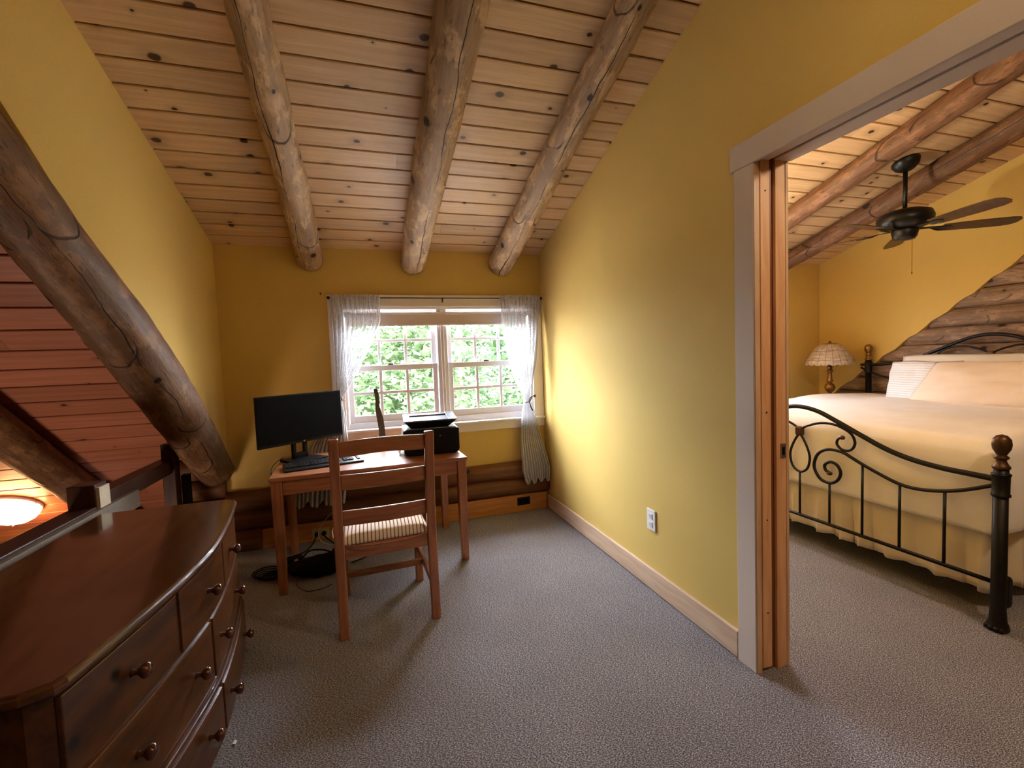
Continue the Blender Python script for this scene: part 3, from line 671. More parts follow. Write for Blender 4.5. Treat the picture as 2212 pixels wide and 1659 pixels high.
# ------------------------------------------------------------------ stair railing behind the dresser
rl = empty('stair_railing', (-1.24, 2.0, 0), 'dark-stained railing with square posts along the stairwell, behind the dresser', 'railing')
DK = lambda ax: wood('dark_railing_stain', (72, 38, 24), (44, 22, 14), ax, rough=.4)
obj('top_rail', B(-1.305, -1.205, .2, 2.52, .66, .70), DK(1), rl, bevel=.004)
obj('trim_board', B(-1.205, -1.178, .2, 2.84, .60, .690), plain('pale_board', (116, 104, 88), .6), rl, bevel=.002, label='pale unpainted trim board')
obj('post', B(-1.31, -1.205, 2.505, 2.605, 0, .80), DK(2), rl, bevel=.004)
obj('post_lit_face', B(-1.205, -1.192, 2.512, 2.598, .0, .785), plain('post_light_colour', (196, 180, 152), .6), rl, label='side of the post, window light put into its pale colour')  # pale sheet stands in for window light on the dark post
obj('upper_rail', B(-1.29, -1.205, 2.605, 3.42, .66, .745), DK(1), rl, bevel=.004)
obj('post', B(-1.26, -1.19, 3.34, 3.42, 0, .845), DK(2), rl, bevel=.004)
obj('brace', B(-1.20, -1.16, 3.45, 3.50, 0, .62), plain('black_brace', (14, 12, 12), .6), rl)
bm = nb(); 
for k in range(9): box(bm, -1.275, -1.24, .35+k*.24, .385+k*.24, 0, .66)
obj('balusters', bm, DK(2), rl)

# ------------------------------------------------------------------ glowing dome lamp in the stairwell
LC = Vector((-2.40, 4.02, zm(4.02))); LN = Vector((0, -SM, -1)).normalized()
lm = empty('dome_lamp', LC, 'glowing glass dome lamp with wire clips on the sloping boards over the stairwell', 'lamp')
Ml = Matrix.Translation(LC) @ LN.to_track_quat('Z', 'Y').to_matrix().to_4x4()
bm = nb(); lathe(bm, [(.155, 0), (.155, .02), (.14, .03)], Ml, 32); obj('base_plate', bm, M_white, lm, smooth=True)
bm = nb(); lathe(bm, [(.150, .03), (.148, .045), (.135, .075), (.105, .105), (.06, .125), (.001, .132)], Ml, 36); obj('glass_dome', bm, emis('lit_glass_dome', (1, .50, .20, 1), 34.0), lm, smooth=True)
for a in (.3, 2.4, 4.5):
    bm = nb(); tube(bm, crom([Ml @ Vector((math.cos(a)*r, math.sin(a)*r, z)) for r, z in ((.158, .005), (.165, .04), (.152, .075), (.11, .115))], 5), .0025, 6); obj('wire_clip', bm, M_steel, lm, smooth=True)

# ------------------------------------------------------------------ desk
DROT = 2.6
DM4 = RZ(.0077, 2.823, DROT)                       # origin at the middle of the front edge
PW = lambda ax: wood('reddish_pine', *PINE, ax, rough=.36, coat=.35)
dk = empty('desk', (.0, 3.15, 0), 'reddish pine writing desk standing under the window', 'desk')
obj('desktop', B(-.572, .572, 0, .68, .655, .680, M=DM4), PW(0), dk, bevel=.008, seg=3)
for (lx, ly) in ((-.535, .035), (.535, .035), (-.535, .645), (.535, .645)):
    bm = nb(); a, c = .029, .023
    v, f = box(bm, lx-a, lx+a, ly-a, ly+a, 0, .655, M=DM4)
    for q in v[:4]:
        lc = DM4.inverted() @ q.co; q.co = DM4 @ Vector((lx+(lc.x-lx)*c/a, ly+(lc.y-ly)*c/a, lc.z))
    obj('leg', bm, PW(2), dk, bevel=.005)
obj('apron', B(-.506, .506, .022, .044, .572, .655, M=DM4), PW(0), dk, bevel=.003)
obj('apron', B(-.506, .506, .636, .658, .572, .655, M=DM4), PW(0), dk, bevel=.003)
for sx in (-1, 1): obj('apron', B(sx*.535-.011, sx*.535+.011, .064, .616, .572, .655, M=DM4), PW(1), dk, bevel=.003)

# ------------------------------------------------------------------ chair
CM = RZ(.045, 2.275, 3.2)                          # origin between the back legs
ch = empty('chair', (.045, 2.45, 0), 'pine ladder-back chair with striped seat pad, pushed up to the desk', 'chair')
def bent(bm, x0, x1, prof, th):
    """post with a profile in the yz plane: prof = [(y, z)] of the rear face"""
    a = [[bm.verts.new(CM @ Vector((x, y+dy, z))) for x, dy in ((x0, 0), (x1, 0), (x1, th), (x0, th))] for y, z in prof]
    bm.faces.new(a[0][::-1]); bm.faces.new(a[-1])
    for p, q in zip(a, a[1:]):
        for k in range(4): bm.faces.new((p[k], p[(k+1) % 4], q[(k+1) % 4], q[k]))
for x in (-.219, .219):
    bm = nb(); bent(bm, x-.0225, x+.0225, [(-.035, 0), (-.022, .2), (-.015, .44), (-.022, .62), (-.045, .80), (-.07, .962)], .034); obj('back_post', bm, PW(2), ch, bevel=.006, seg=3)
def slat(z0, z1, dip, y):
    bm = nb(); n = 16; top = []; bot = []
    for i in range(n+1):
        u = i/n; x = -.197+.394*u; c = .012*math.sin(PI*u)
        top.append((x, z1+(.008*math.sin(PI*u) if dip else 0))); bot.append((x, z0+(dip*math.sin(PI*u)**2 if dip else 0)))
    prism(bm, bot+top[::-1], lambda u, v, s: CM @ Vector((u, y+.006+s*.016-.014*math.sin(PI*(u+.197)/.394), v))); return bm
obj('top_slat', slat(.872, .945, .010, -.052), PW(0), ch, bevel=.004)
obj('slat', slat(.712, .784, 0, -.028), PW(0), ch, bevel=.004)
obj('slat', slat(.535, .608, 0, -.008), PW(0), ch, bevel=.004)
for x in (-.205, .205):
    bm = nb(); v, f = box(bm, x-.021, x+.021, .395, .437, 0, .44, M=CM); obj('front_leg', bm, PW(2), ch, bevel=.005)
    obj('side_stretcher', B(x-.010, x+.010, .012, .396, .185, .225, M=CM), PW(1), ch, bevel=.003)
    obj('side_rail', B(x-.012, x+.012, .018, .396, .375, .44, M=CM), PW(1), ch, bevel=.003)
obj('back_rail', B(-.197, .197, -.006, .016, .372, .436, M=CM), PW(0), ch, bevel=.003)
obj('front_rail', B(-.186, .186, .405, .427, .375, .44, M=CM), PW(0), ch, bevel=.003)
obj('cross_stretcher', B(-.196, .196, .195, .215, .190, .222, M=CM), PW(0), ch, bevel=.003)
bm = nb()
def seatf(u, v):
    x = (u-.5)*2; y = (v-.5)*2; e = (1-abs(x)**6)*(1-abs(y)**6)
    return CM @ Vector((x*.205, .215+y*.213, .452+.042*e**.35))
grid(bm, seatf, 40, 30)
V2 = [e for e in bm.edges if e.is_boundary]; ex = bmesh.ops.extrude_edge_only(bm, edges=V2); 
for v in [g for g in ex['geom'] if isinstance(g, bmesh.types.BMVert)]: v.co.z = .438
bmesh.ops.holes_fill(bm, edges=[e for e in bm.edges if e.is_boundary], sides=0)
sp_ = obj('seat_cushion', bm, M_seat, ch, smooth=True)
bm = nb()
def seatedge(off, z): 
    return [CM @ Vector((x, y, z)) for x, y in ((-.207-off, .002), (.207+off, .002), (.207+off, .428), (-.207-off, .428))]
tube(bm, crom([p for p in seatedge(-.004, .441)], 6, True), .0035, 6, closed=True); 
obj('piping', bm, cloth('seat_piping', (150, 96, 60), 500), sp_, smooth=True)

# ------------------------------------------------------------------ things on the desk
MM = RZ(-.425, 3.25, 39)
mo = empty('monitor', (-.45, 3.30, .68), 'black flat computer monitor turned towards the chair, at left end of desk', 'monitor')
obj('bezel', B(-.298, .298, 0, .022, .802, 1.122, M=MM), M_black, mo, bevel=.004)
obj('screen', B(-.291, .291, -.0012, .002, .818, 1.115, M=MM), M_screen, mo)
obj('back_shell', B(-.20, .20, .022, .05, .86, 1.07, M=MM), M_black, mo, bevel=.015)
bm = nb(); box(bm, -.052, -.028, .048, .075, .69, .95, M=MM); box(bm, .028, .052, .048, .075, .69, .95, M=MM); box(bm, -.052, .052, .048, .075, .86, .95, M=MM); box(bm, -.052, .052, .048, .075, .69, .73, M=MM); obj('stand_neck', bm, M_black, mo, bevel=.004)
bm = nb(); prism(bm, [(-.13, -.07), (.13, -.07), (.105, .13), (-.105, .13)], lambda u, v, s: MM @ Vector((u*(1-.08*s), v+.0, .680+.014*s))); obj('stand_base', bm, M_black, mo, bevel=.004)
bm = nb(); lathe(bm, [(.0055, 0), (.0055, .0015)], MM @ Matrix.Translation((0, -.0002, .810)) @ Matrix.Rotation(PI/2, 4, 'X'), 16); obj('emblem', bm, M_steel, mo, label='small round silver maker badge')
KM = RZ(-.295, 3.045, 12.5, .68)
kb = empty('keyboard', (-.295, 3.045, .68), 'long black keyboard lying on the desk in front of the monitor', 'keyboard')
bm = nb(); prism(bm, [(-.085, .004), (-.085, .016), (.078, .026), (.078, .004), ], lambda u, v, s: KM @ Vector((-.228+.456*s, u, v-.004+.0005))); obj('case', bm, plain('keyboard_black', (20, 21, 24), .35, .5), kb, bevel=.004)
bm = nb()
for r in range(5):
    yk = -.040+r*.0225; zk = .016+(yk+.085)/.163*.010-.003
    for c in range(21):
        if c in (15, 19): continue
        box(bm, -.218+c*.0207, -.218+c*.0207+.0175, yk, yk+.0185, zk, zk+.006, M=KM)
obj('keys', bm, plain('key_black', (26, 27, 31), .4, .5), kb)
PM = RZ(.380, 3.02, -2.2, .68)
pn = empty('printer', (.38, 3.16, .68), 'black printer with open lid tray standing at the right end of desk', 'printer')
def rbox(hx, y0, y1, z0, z1, rr, M, n=6):
    bm = nb(); pts = []
    for cx, cz, a0 in ((hx-rr, z0+rr, -PI/2), (hx-.012, z1-.012, 0), (-hx+.012, z1-.012, PI/2), (-hx+rr, z0+rr, PI)):
        r = rr if cz < (z0+z1)/2 else .012
        for k in range(n+1): a = a0+PI/2*k/n; pts.append((cx+r*math.cos(a), cz+r*math.sin(a)))
    prism(bm, pts, lambda u, v, s: M @ Vector((u, y0+(y1-y0)*s, v))); return bm
obj('body', rbox(.183, 0, .29, .0, .172, .035, PM), M_black, pn, bevel=.006)
obj('lit_top', B(-.165, .165, .01, .25, .1722, .178, M=PM), plain('lit_top_grey', (120, 122, 128), .3, .5), pn, bevel=.003)  # grey sheet paints the daylight lying on the black printer top
bm = nb()
prism(bm, [(-.13, .178), (.115, .178), (.165, .222), (-.172, .222)], lambda u, v, s: PM @ Vector((u, (.035 if v < .2 else .0)+s*(.17 if v < .2 else .22), v+(.0 if v < .2 else .02*s)))); obj('lid_body', bm, M_black, pn, bevel=.003)
T_ = PM @ Matrix.Translation((0, 0, .224)) @ Matrix.Rotation(math.radians(6), 4, 'X')
bm = nb()
for a in ((-.178, -.135, -.005, .225), (.115, .172, -.005, .225), (-.135, .115, -.005, .018), (-.135, .115, .165, .225)): box(bm, a[0], a[1], a[2], a[3], 0, .009, M=T_)
obj('lid_rim', bm, plain('lid_rim_grey', (96, 98, 106), .25, .5), pn, bevel=.002)
obj('lid_recess', B(-.135, .115, .018, .165, -.004, .001, M=T_), M_black, pn)
bm = nb(); box(bm, .05, .058, -.0012, .001, .12, .128, M=PM); obj('status_light', bm, plain('light_lens', (160, 170, 180), .2), pn)
pp = nb(); prism(pp, [(.200, 2.985), (.262, 3.02), (.205, 3.07)], lambda u, v, s: (u-.035, v+.22, .6802+.0008*s))
grid_p = nb(); grid(grid_p, lambda u, v: PM @ Vector((-.215+.03*v+.004*math.sin(u*5), .05+.2*u, .001+.20*v*(1-.55*abs(u-.5)*2))), 8, 6)
pp.free(); tag(obj('paper_sheet', grid_p, M_white, smooth=True, solid=.001), 'white sheet of paper standing against the left side of printer', 'paper')
# weathered wooden piece upright against the window
dwm = plain('weathered_wood', (98, 93, 84), .85, var=.3, scale=25)
bm = nb(); prof = [(.044, .680), (.046, .76), (.042, .82), (.045, .90), (.042, .95), (.034, .985), (.031, 1.04), (.034, 1.08), (.030, 1.122)]; rings = []
for k, (hw, z) in enumerate(prof):
    cx = .083-.040*(z-.68)/.44 + .004*math.sin(z*31); rings.append([bm.verts.new((cx+hw*.5*sx*(1 if sx < 0 else (1.0 if z < .97 else .8)), 3.385+.030*(z-.68)+sy*(.014 if z < .97 else .009), z)) for sx, sy in ((-1, -1), (1, -1), (1, 1), (-1, 1))])
for p, q in zip(rings, rings[1:]):
    for k in range(4): bm.faces.new((p[k], p[(k+1) % 4], q[(k+1) % 4], q[k]))
bm.faces.new(rings[0][::-1]); bm.faces.new(rings[-1])
tag(obj('driftwood', bm, dwm, bevel=.003), 'tall thin piece of weathered grey wood standing on desk before the window', 'wood piece')
bm = nb(); prism(bm, [(-.085, 0), (-.05, .006), (0, .010), (.05, .016), (.075, .0)], lambda u, v, s: (.0+u, 3.36+.07*s, .681+v)); tag(obj('shallow_tray', bm, M_black, bevel=.002), 'flat dark tray lying at the back of the desk', 'tray')

# ------------------------------------------------------------------ curtains
RODY, RODZ = 3.605, 1.793
rod = empty('curtain_rod', (.58, RODY, RODZ), 'thin dark metal curtain rod across the window top', 'curtain rod')
bm = nb(); tube(bm, [(-.252, RODY, RODZ), (1.418, RODY, RODZ)], .0042, 10); obj('rod', bm, M_iron, rod, smooth=True)
for x in (-.250, 1.416):
    bm = nb(); lathe(bm, [(.0005, -.013), (.009, -.009), (.012, 0), (.009, .009), (.0005, .013)], Matrix.Translation((x, RODY, RODZ)), 14); obj('finial', bm, M_iron, rod, smooth=True)
for x in (-.238, .592, 1.405):
    bm = nb(); tube(bm, crom([(x, 3.646, RODZ-.016), (x, 3.625, RODZ-.02), (x, RODY, RODZ-.008), (x, RODY-.007, RODZ+.004)], 5), .003, 6); box(bm, x-.005, x+.005, 3.643, 3.6455, RODZ-.03, RODZ+.005); obj('bracket', bm, M_iron, rod, smooth=False)
def curtain(label, left, right, waves, z_top, z_bot, seed, ybase):
    root = empty('curtain', (left[0][1], RODY, z_top), label, 'curtain', 'lace curtains at the office window')
    bm = nb(); UV = bm.loops.layers.uv.verify(); nu, nv = 120, 110
    lt = sorted(left); rt = sorted(right)
    def f(u, v):
        hem = .014*abs(math.sin(u*PI*waves*.55+seed)) if True else 0
        z = z_top+(z_bot-z_top)*v
        xl, xr = interp(lt, z), interp(rt, z); wd = xr-xl
        # gathers: fine on the rod, fuller below
        am = .005+.017*min(1, wd/.22)*min(1, (z_top-z)/.12) if z > z_bot else .0
        k = waves*(1+.25*mnoise.noise((u*3, seed, 0)))
        ph = 2*PI*waves*u + 1.4*mnoise.noise((u*4, z*1.5, seed))
        y = interp(ybase, z) + am*math.sin(ph) + .004*mnoise.noise((u*9, z*6, seed))
        x = xl+wd*u + .15*am*math.cos(ph)
        sc_ = (.050*(1-abs(math.sin(u*PI*3.4+.5))**.8))*max(0, (v-.86)/.14)
        return Vector((x, y, z+sc_ - (.012*mnoise.noise((u*2.2, 1, seed)) if v > .98 else 0)))
    V_ = [[bm.verts.new(f(i/nu, j/nv)) for j in range(nv+1)] for i in range(nu+1)]
    for i in range(nu):
        for j in range(nv):
            fc = bm.faces.new((V_[i][j], V_[i+1][j], V_[i+1][j+1], V_[i][j+1]))
            for l, (a, b) in zip(fc.loops, ((i, j), (i+1, j), (i+1, j+1), (i, j+1))): l[UV].uv = (a/nu, b/nv)
    obj('panel', bm, M_lace, root, smooth=True)
    # ruffled heading and rod pocket
    xl, xr = interp(lt, z_top), interp(rt, z_top); bm = nb()
    grid(bm, lambda u, v: Vector((xl+(xr-xl)*u, RODY-.007-.006*math.sin(u*PI*2*waves*1.6)*(.4+v), RODZ-.012+.036*v+.004*mnoise.noise((u*20, v, seed)))), 140, 4, True)
    obj('heading', bm, M_lace, root, smooth=True)
    return root
YB_ = [(.25, 3.535), (.42, 3.54), (.60, 3.588), (1.0, 3.605), (1.6, 3.600), (1.78, 3.592)]
curtain('lace curtain tied back at the left of the window, hanging behind the monitor',
        [(.28, -.55), (.42, -.54), (.70, -.44), (.92, -.29), (1.045, -.232), (1.2, -.232), (1.6, -.236), (1.80, -.24)],
        [(.28, -.215), (.42, -.20), (.70, -.17), (.92, -.185), (1.045, -.20), (1.16, -.125), (1.30, -.045), (1.49, .052), (1.62, .105), (1.80, .112)], 11, 1.80, .275, 1.7, YB_)
curtain('lace curtain tied back at the right of the window, hanging into the corner',
        [(.24, 1.20), (.36, 1.175), (.50, 1.18), (.70, 1.195), (.86, 1.215), (.945, 1.245), (1.02, 1.21), (1.12, 1.165), (1.24, 1.125), (1.36, 1.10), (1.50, 1.075), (1.62, 1.062), (1.80, 1.052)],
        [(.24, 1.405), (.36, 1.418), (.50, 1.395), (.70, 1.352), (.86, 1.322), (.945, 1.292), (1.02, 1.305), (1.12, 1.322), (1.30, 1.355), (1.50, 1.375), (1.80, 1.405)], 11, 1.80, .245, 4.2, YB_)
def tieback(x, z, label, s):
    r = empty('curtain_tieback', (x, 3.60, z), label, 'curtain tieback', 'dark hooks holding the lace curtains')
    bm = nb(); tube(bm, crom([(x+s*.075, 3.645, z+.03), (x+s*.05, 3.60, z+.035), (x+s*.015, 3.565, z+.03), (x-s*.005, 3.555, z+.005), (x+s*.004, 3.558, z-.03), (x+s*.012, 3.56, z-.055), (x+s*.028, 3.565, z-.085)], 6), [.004]*24+[.0045]*4+[.0055]*4+[.006]*4+[.004], 8); obj('hook', bm, M_bronze, r, smooth=True)
    bm = nb(); tube(bm, crom([(x-s*.032, 3.575, z-.012), (x-s*.01, 3.552, z-.008), (x+s*.012, 3.556, z+.01), (x+s*.022, 3.575, z+.03)], 5), .004, 8); obj('clasp', bm, M_bronze, r, smooth=True)
    bm = nb(); lathe(bm, [(.012, 0), (.012, .004), (.006, .008)], Matrix.Translation((x+s*.078, 3.6445, z+.03)) @ Matrix.Rotation(PI/2, 4, 'X'), 14); obj('rosette', bm, M_bronze, r, smooth=True)
tieback(1.268, .940, 'dark curved metal tieback on the right-hand lace curtain', 1)
tieback(-.202, 1.050, 'dark metal tieback of the left curtain, half hidden by the monitor', -1)
bm = nb(); tube(bm, crom([(-.305, YB, 1.825), (-.305, YB-.018, 1.825), (-.305, YB-.024, 1.835)], 4), .0045, 8); tag(obj('wall_hook', bm, M_bronze, smooth=True), 'small dark hook on the wall just left of the window', 'hook')

# ------------------------------------------------------------------ outlets
wo = empty('wall_outlet', (XR, 2.10, .39), 'white double outlet low on the golden partition wall', 'outlet')
obj('plate', B(XR-.008, XR, 2.064, 2.140, .333, .449), M_white, wo, bevel=.003)
for z in (.367, .413):
    s_ = obj('socket', B(XR-.011, XR-.006, 2.086, 2.118, z-.016, z+.016), M_white, wo, bevel=.004)
    bm = nb(); box(bm, XR-.0116, XR-.010, 2.094, 2.096, z-.004, z+.008); box(bm, XR-.0116, XR-.010, 2.107, 2.109, z-.004, z+.008); box(bm, XR-.0116, XR-.010, 2.100, 2.104, z-.011, z-.007); obj('slots', bm, M_black, s_)
bo = empty('base_outlet', (-.40, 3.60, .05), 'ivory double outlet with black plugs in the baseboard under the desk', 'outlet')
YO = YB-.062
obj('plate', B(-.462, -.338, YO-.006, YO, .020, .094), M_ivory, bo, bevel=.002)
for x in (-.425, -.376):
    bm = nb(); lathe(bm, [(.016, 0), (.016, .022), (.010, .03), (.005, .034)], Matrix.Translation((x, YO-.006, .057)) @ Matrix.Rotation(PI/2, 4, 'X'), 16); obj('plug', bm, M_black, bo, smooth=False)
bb = empty('base_outlet', (1.20, 3.60, .09), 'black outlet plate in the baseboard below the right lace curtain', 'outlet')
obj('plate', B(1.142, 1.254, YO-.006, YO, .056, .122), M_black, bb, bevel=.002)
for x in (1.175, 1.221): obj('socket', B(x-.015, x+.015, YO-.008, YO-.004, .074, .104), M_blackcloth, bb, bevel=.003)

# ------------------------------------------------------------------ cables and bag under the desk
def cord(name, pts, r, mat, label): 
    bm = nb(); tube(bm, crom(pts, 8), r, 8); return tag(obj(name, bm, mat, smooth=True), label, 'cable')
M_cordw = plain('pale_cord', (186, 172, 140), .5)
cord('white_cable', [(-.235, 3.50, .30), (-.30, 3.49, .24), (-.385, 3.48, .15), (-.40, 3.47, .08), (-.36, 3.45, .03), (-.28, 3.43, .012), (-.22, 3.40, .010), (-.215, 3.36, .06), (-.20, 3.38, .11), (-.16, 3.42, .13)], .0032, M_cordw, 'thin white cable looping down from the curtain hem under the desk')
cord('power_cord', [(-.43, 3.565, .057), (-.44, 3.50, .03), (-.48, 3.42, .008), (-.55, 3.35, .008), (-.56, 3.30, .012)], .005, M_black, 'black power cord from the ivory outlet to the charger')
cord('power_cord', [(-.38, 3.565, .057), (-.34, 3.52, .03), (-.28, 3.46, .008), (-.18, 3.42, .007), (-.24, 3.36, .008), (-.40, 3.30, .008), (-.50, 3.28, .010)], .0045, M_black, 'black power cord curving right of the ivory outlet')
cord('desk_cable', [(-.585, 3.40, .684), (-.60, 3.20, .684), (-.59, 3.05, .684), (-.582, 2.98, .66), (-.585, 2.98, .50), (-.58, 3.02, .25), (-.57, 3.15, .03), (-.54, 3.24, .02)], .0028, M_black, 'thin black cable hanging over the left edge of desk')
cord('loose_wire', [(-.48, 2.93, .006), (-.45, 2.86, .005), (-.40, 2.80, .005), (-.33, 2.80, .005), (-.27, 2.84, .005)], .0025, M_black, 'thin dark wire curling on carpet in front of the black bag')
cord('floor_cord', [(-.17, 3.10, .007), (-.10, 3.14, .007), (-.02, 3.20, .007), (.06, 3.22, .007)], .005, M_black, 'black cord on carpet below the chair seat')
cord('printer_cable', [(.46, 3.40, .685), (.47, 3.52, .66), (.46, 3.53, .50), (.43, 3.54, .32), (.36, 3.54, .16), (.30, 3.50, .02)], .003, M_black, 'thin black cable dropping behind the right desk legs')
cl = nb()
for k in range(5): tube(cl, [(-.655+(.045+.006*k)*math.cos(a)*1.3, 3.085+(.045+.005*k)*math.sin(a), .008+.008*k+.004*math.sin(a*2+k)) for a in (2*PI*i/28 for i in range(28))], .004, 6, closed=True)
tag(obj('coiled_cable', cl, M_black, smooth=True), 'coiled black cable on the carpet left of the desk leg', 'cable')
ad = empty('charger', (-.54, 3.27, 0), 'black charger brick with white sticker among the cables under desk', 'charger')
obj('brick', B(-.05, .05, -.03, .03, .003, .040, M=RZ(-.535, 3.27, 25)), M_black, ad, bevel=.008)
obj('sticker', B(-.012, .014, -.0312, -.0302, .012, .03, M=RZ(-.535, 3.27, 25)), M_white, ad)
bm = nb()
def bag(u, v):
    a = 2*PI*u; r = math.sin(PI*min(max(v, .0), 1))**.55 if 0 < v < 1 else 0
    return Vector((-.375+.165*math.cos(a)*r*(1+.1*math.sin(3*a)), 3.02+.085*math.sin(a)*r, .055-.052*math.cos(PI*v)*(1+.25*math.cos(a))+.012*mnoise.noise((math.cos(a)*2, math.sin(a)*2, v*4))))
grid(bm, bag, 40, 16); bmesh.ops.remove_doubles(bm, verts=bm.verts[:], dist=1e-4)
for v in bm.verts: v.co.z = max(v.co.z, .001)
bg_ = empty('laptop_bag', (-.375, 3.02, 0), 'low black bag slumped on the carpet between desk and chair legs', 'bag')
obj('bag_body', bm, M_blackcloth, bg_, smooth=True)
obj('flap', B(-.28, -.205, 2.985, 3.05, .07, .145), M_blackcloth, bg_, bevel=.015, seg=3)
bm = nb(); tube(bm, crom([(-.46, 3.06, .09), (-.42, 3.10, .125), (-.34, 3.10, .12), (-.28, 3.07, .105)], 6), .005, 8); obj('strap', bm, M_blackcloth, bg_, smooth=True)
bm = nb(); grid(bm, lambda u, v: Vector((-.520+.013*u+.003*v, 1.735+.022*v*(1-u*.4), .004+.003*math.sin(u*3))), 4, 4); tag(obj('paper_scrap', bm, M_white, solid=.0008), 'tiny white scrap on the carpet beside the dresser', 'paper')

# ------------------------------------------------------------------ bed
XFT, YC, HW = 2.632, 2.221, .981
bed = empty('bed', (3.6, YC, 0), 'black iron bed frame with scrolled footboard and ball-topped posts', 'bed')
def bedpost(x, y, ztop, nm, blk):
    k = ztop/.885; T = Matrix.Translation((x, y, 0))
    bm = nb(); lathe(bm, [(.030, .0), (.032, .012), (.030, .05), (.027, .10), (.027, .12), (.025, ztop-.155)], T, 20); p = obj(nm, bm, M_iron, bed, smooth=True)
    bm = nb(); lathe(bm, [(.026, ztop-.155), (.030, ztop-.150), (.030, ztop-.142), (.024, ztop-.135), (.017, ztop-.118), (.017, ztop-.112), (.025, ztop-.106), (.025, ztop-.100), (.016, ztop-.092), (.020, ztop-.085), (.030, ztop-.065), (.033, ztop-.045), (.030, ztop-.022), (.018, ztop-.006), (.0005, ztop)], T, 24); obj('finial', bm, M_bronze if ztop < 1 else M_brass, p, smooth=True)
    bm = nb(); lathe(bm, [(.026, blk-.06), (.032, blk-.058), (.033, blk-.05), (.029, blk-.046), (.030, blk+.032), (.033, blk+.036), (.033, blk+.042), (.026, blk+.046)], T, 20); obj('collar', bm, M_iron, p, smooth=True)
    bm = nb()
    lathe(bm, [(.034, .002), (.040, .012), (.036, .03), (.028, .045), (.026, .06)], T, 20)
    for a in (-.7, -.25, .25, .7):
        q = Vector((x-.034*math.cos(a), y+.036*math.sin(a)*1.1, .013)); lathe(bm, [(.0005, -.012), (.009, -.008), (.0115, 0), (.008, .009), (.0005, .013)], Matrix.Translation(q), 10)
    obj('claw_foot', bm, M_iron, p, smooth=True)
    obj('bracket', B(x, x+.055, y-.028, y+.030, .10, .245), M_iron, p, bevel=.018, seg=3)
    return p
def motif(x, dz, nm, zbar, zb=.212):
    P3 = lambda y, z: (x, y, z+dz)
    mir = lambda pts: [(2*YC-y, z) for y, z in pts]
    half = [(YC, .919), (2.10, .901), (1.975, .851), (1.834, .788), (1.712, .737), (1.595, .705), (1.463, .688), (1.345, .684), (YC-HW+.018, .682)]
    full = mir(half)[::-1] + half[1:]
    def piece(name, pts, r): bm = nb(); tube(bm, crom([P3(*p) for p in pts], 8), r, 12); return obj(name, bm, M_iron, bed, smooth=True)
    piece(nm+'_top_rail', full, .0135)
    arc = [(YC, .768), (2.173, .799), (2.083, .829), (2.005, .832), (1.946, .818), (1.892, .788), (1.872, .743), (1.885, .705), (1.917, .687), (1.953, .692), (1.977, .719), (1.969, .748), (1.943, .762)]
    low = [(2.018, .532), (2.047, .545), (2.051, .577), (2.016, .601), (1.974, .588), (1.954, .546), (1.974, .497), (2.022, .470), (2.083, .484), (2.121, .546), (2.110, .611), (2.075, .654), (2.020, .676), (1.945, .673), (1.888, .651), (1.833, .627), (1.742, .592), (1.645, .562), (1.566, .556), (1.462, .572), (1.366, .604), (YC-HW+.018, .655)]
    for g in (arc, mir(arc)): piece(nm+'_scroll', g, .0075)
    for g in (low, mir(low)): piece(nm+'_lower_scroll', g, .009)
    for (y, z) in ((1.946, .760), (2.022, .530)):
        for yy in (y, 2*YC-y):
            bm = nb(); lathe(bm, [(.0005, -.016), (.010, -.012), (.013, 0), (.010, .012), (.0005, .016)], Matrix.Translation(P3(yy, z)) @ Matrix.Rotation(PI/2, 4, 'X'), 12); obj(nm+'_scroll_bud', bm, M_bronze, bed, smooth=True)
    pear = [(YC, .738), (2.262, .686), (2.290, .608), (2.278, .536), (YC+.02, .500), (YC-.02, .500), (2.164, .536), (2.152, .608), (2.18, .686)]
    bm = nb(); tube(bm, crom([P3(*p) for p in pear], 8, True), .0072, 12, closed=True); obj(nm+'_pear_ring', bm, M_iron, bed, smooth=True)
    bm = nb(); box(bm, x-.018, x+.018, YC-.024, YC+.024, .732+dz, .792+dz); obj(nm+'_knot', bm, M_bronze, bed, bevel=.012, seg=3)
    if zbar:
        for y, z in ((YC, .500), (2.022, .470), (1.830, .627), (1.640, .562), (1.444, .575)):
            for yy in ([y] if y == YC else [y, 2*YC-y]):
                bm = nb(); tube(bm, [P3(yy, zb), P3(yy, z)], .007, 10); obj(nm+'_spindle', bm, M_iron, bed, smooth=True)
    bm = nb(); tube(bm, [P3(YC-HW+.02, zb-dz*.55), P3(YC+HW-.02, zb-dz*.55)], .010, 12); obj(nm+'_bottom_rail', bm, M_iron, bed, smooth=True)
motif(XFT, 0, 'footboard', True); motif(4.555, .425, 'headboard', False)
for sy in (-1, 1):
    bedpost(XFT, YC+sy*HW, .885, 'foot_post', .668); bedpost(4.555, YC+sy*.895, 1.305, 'head_post', 1.09)
    obj('side_rail', B(XFT+.16, 4.53, YC+sy*.86-.012, YC+sy*.86+.012, .165, .23), M_iron, bed, bevel=.003)

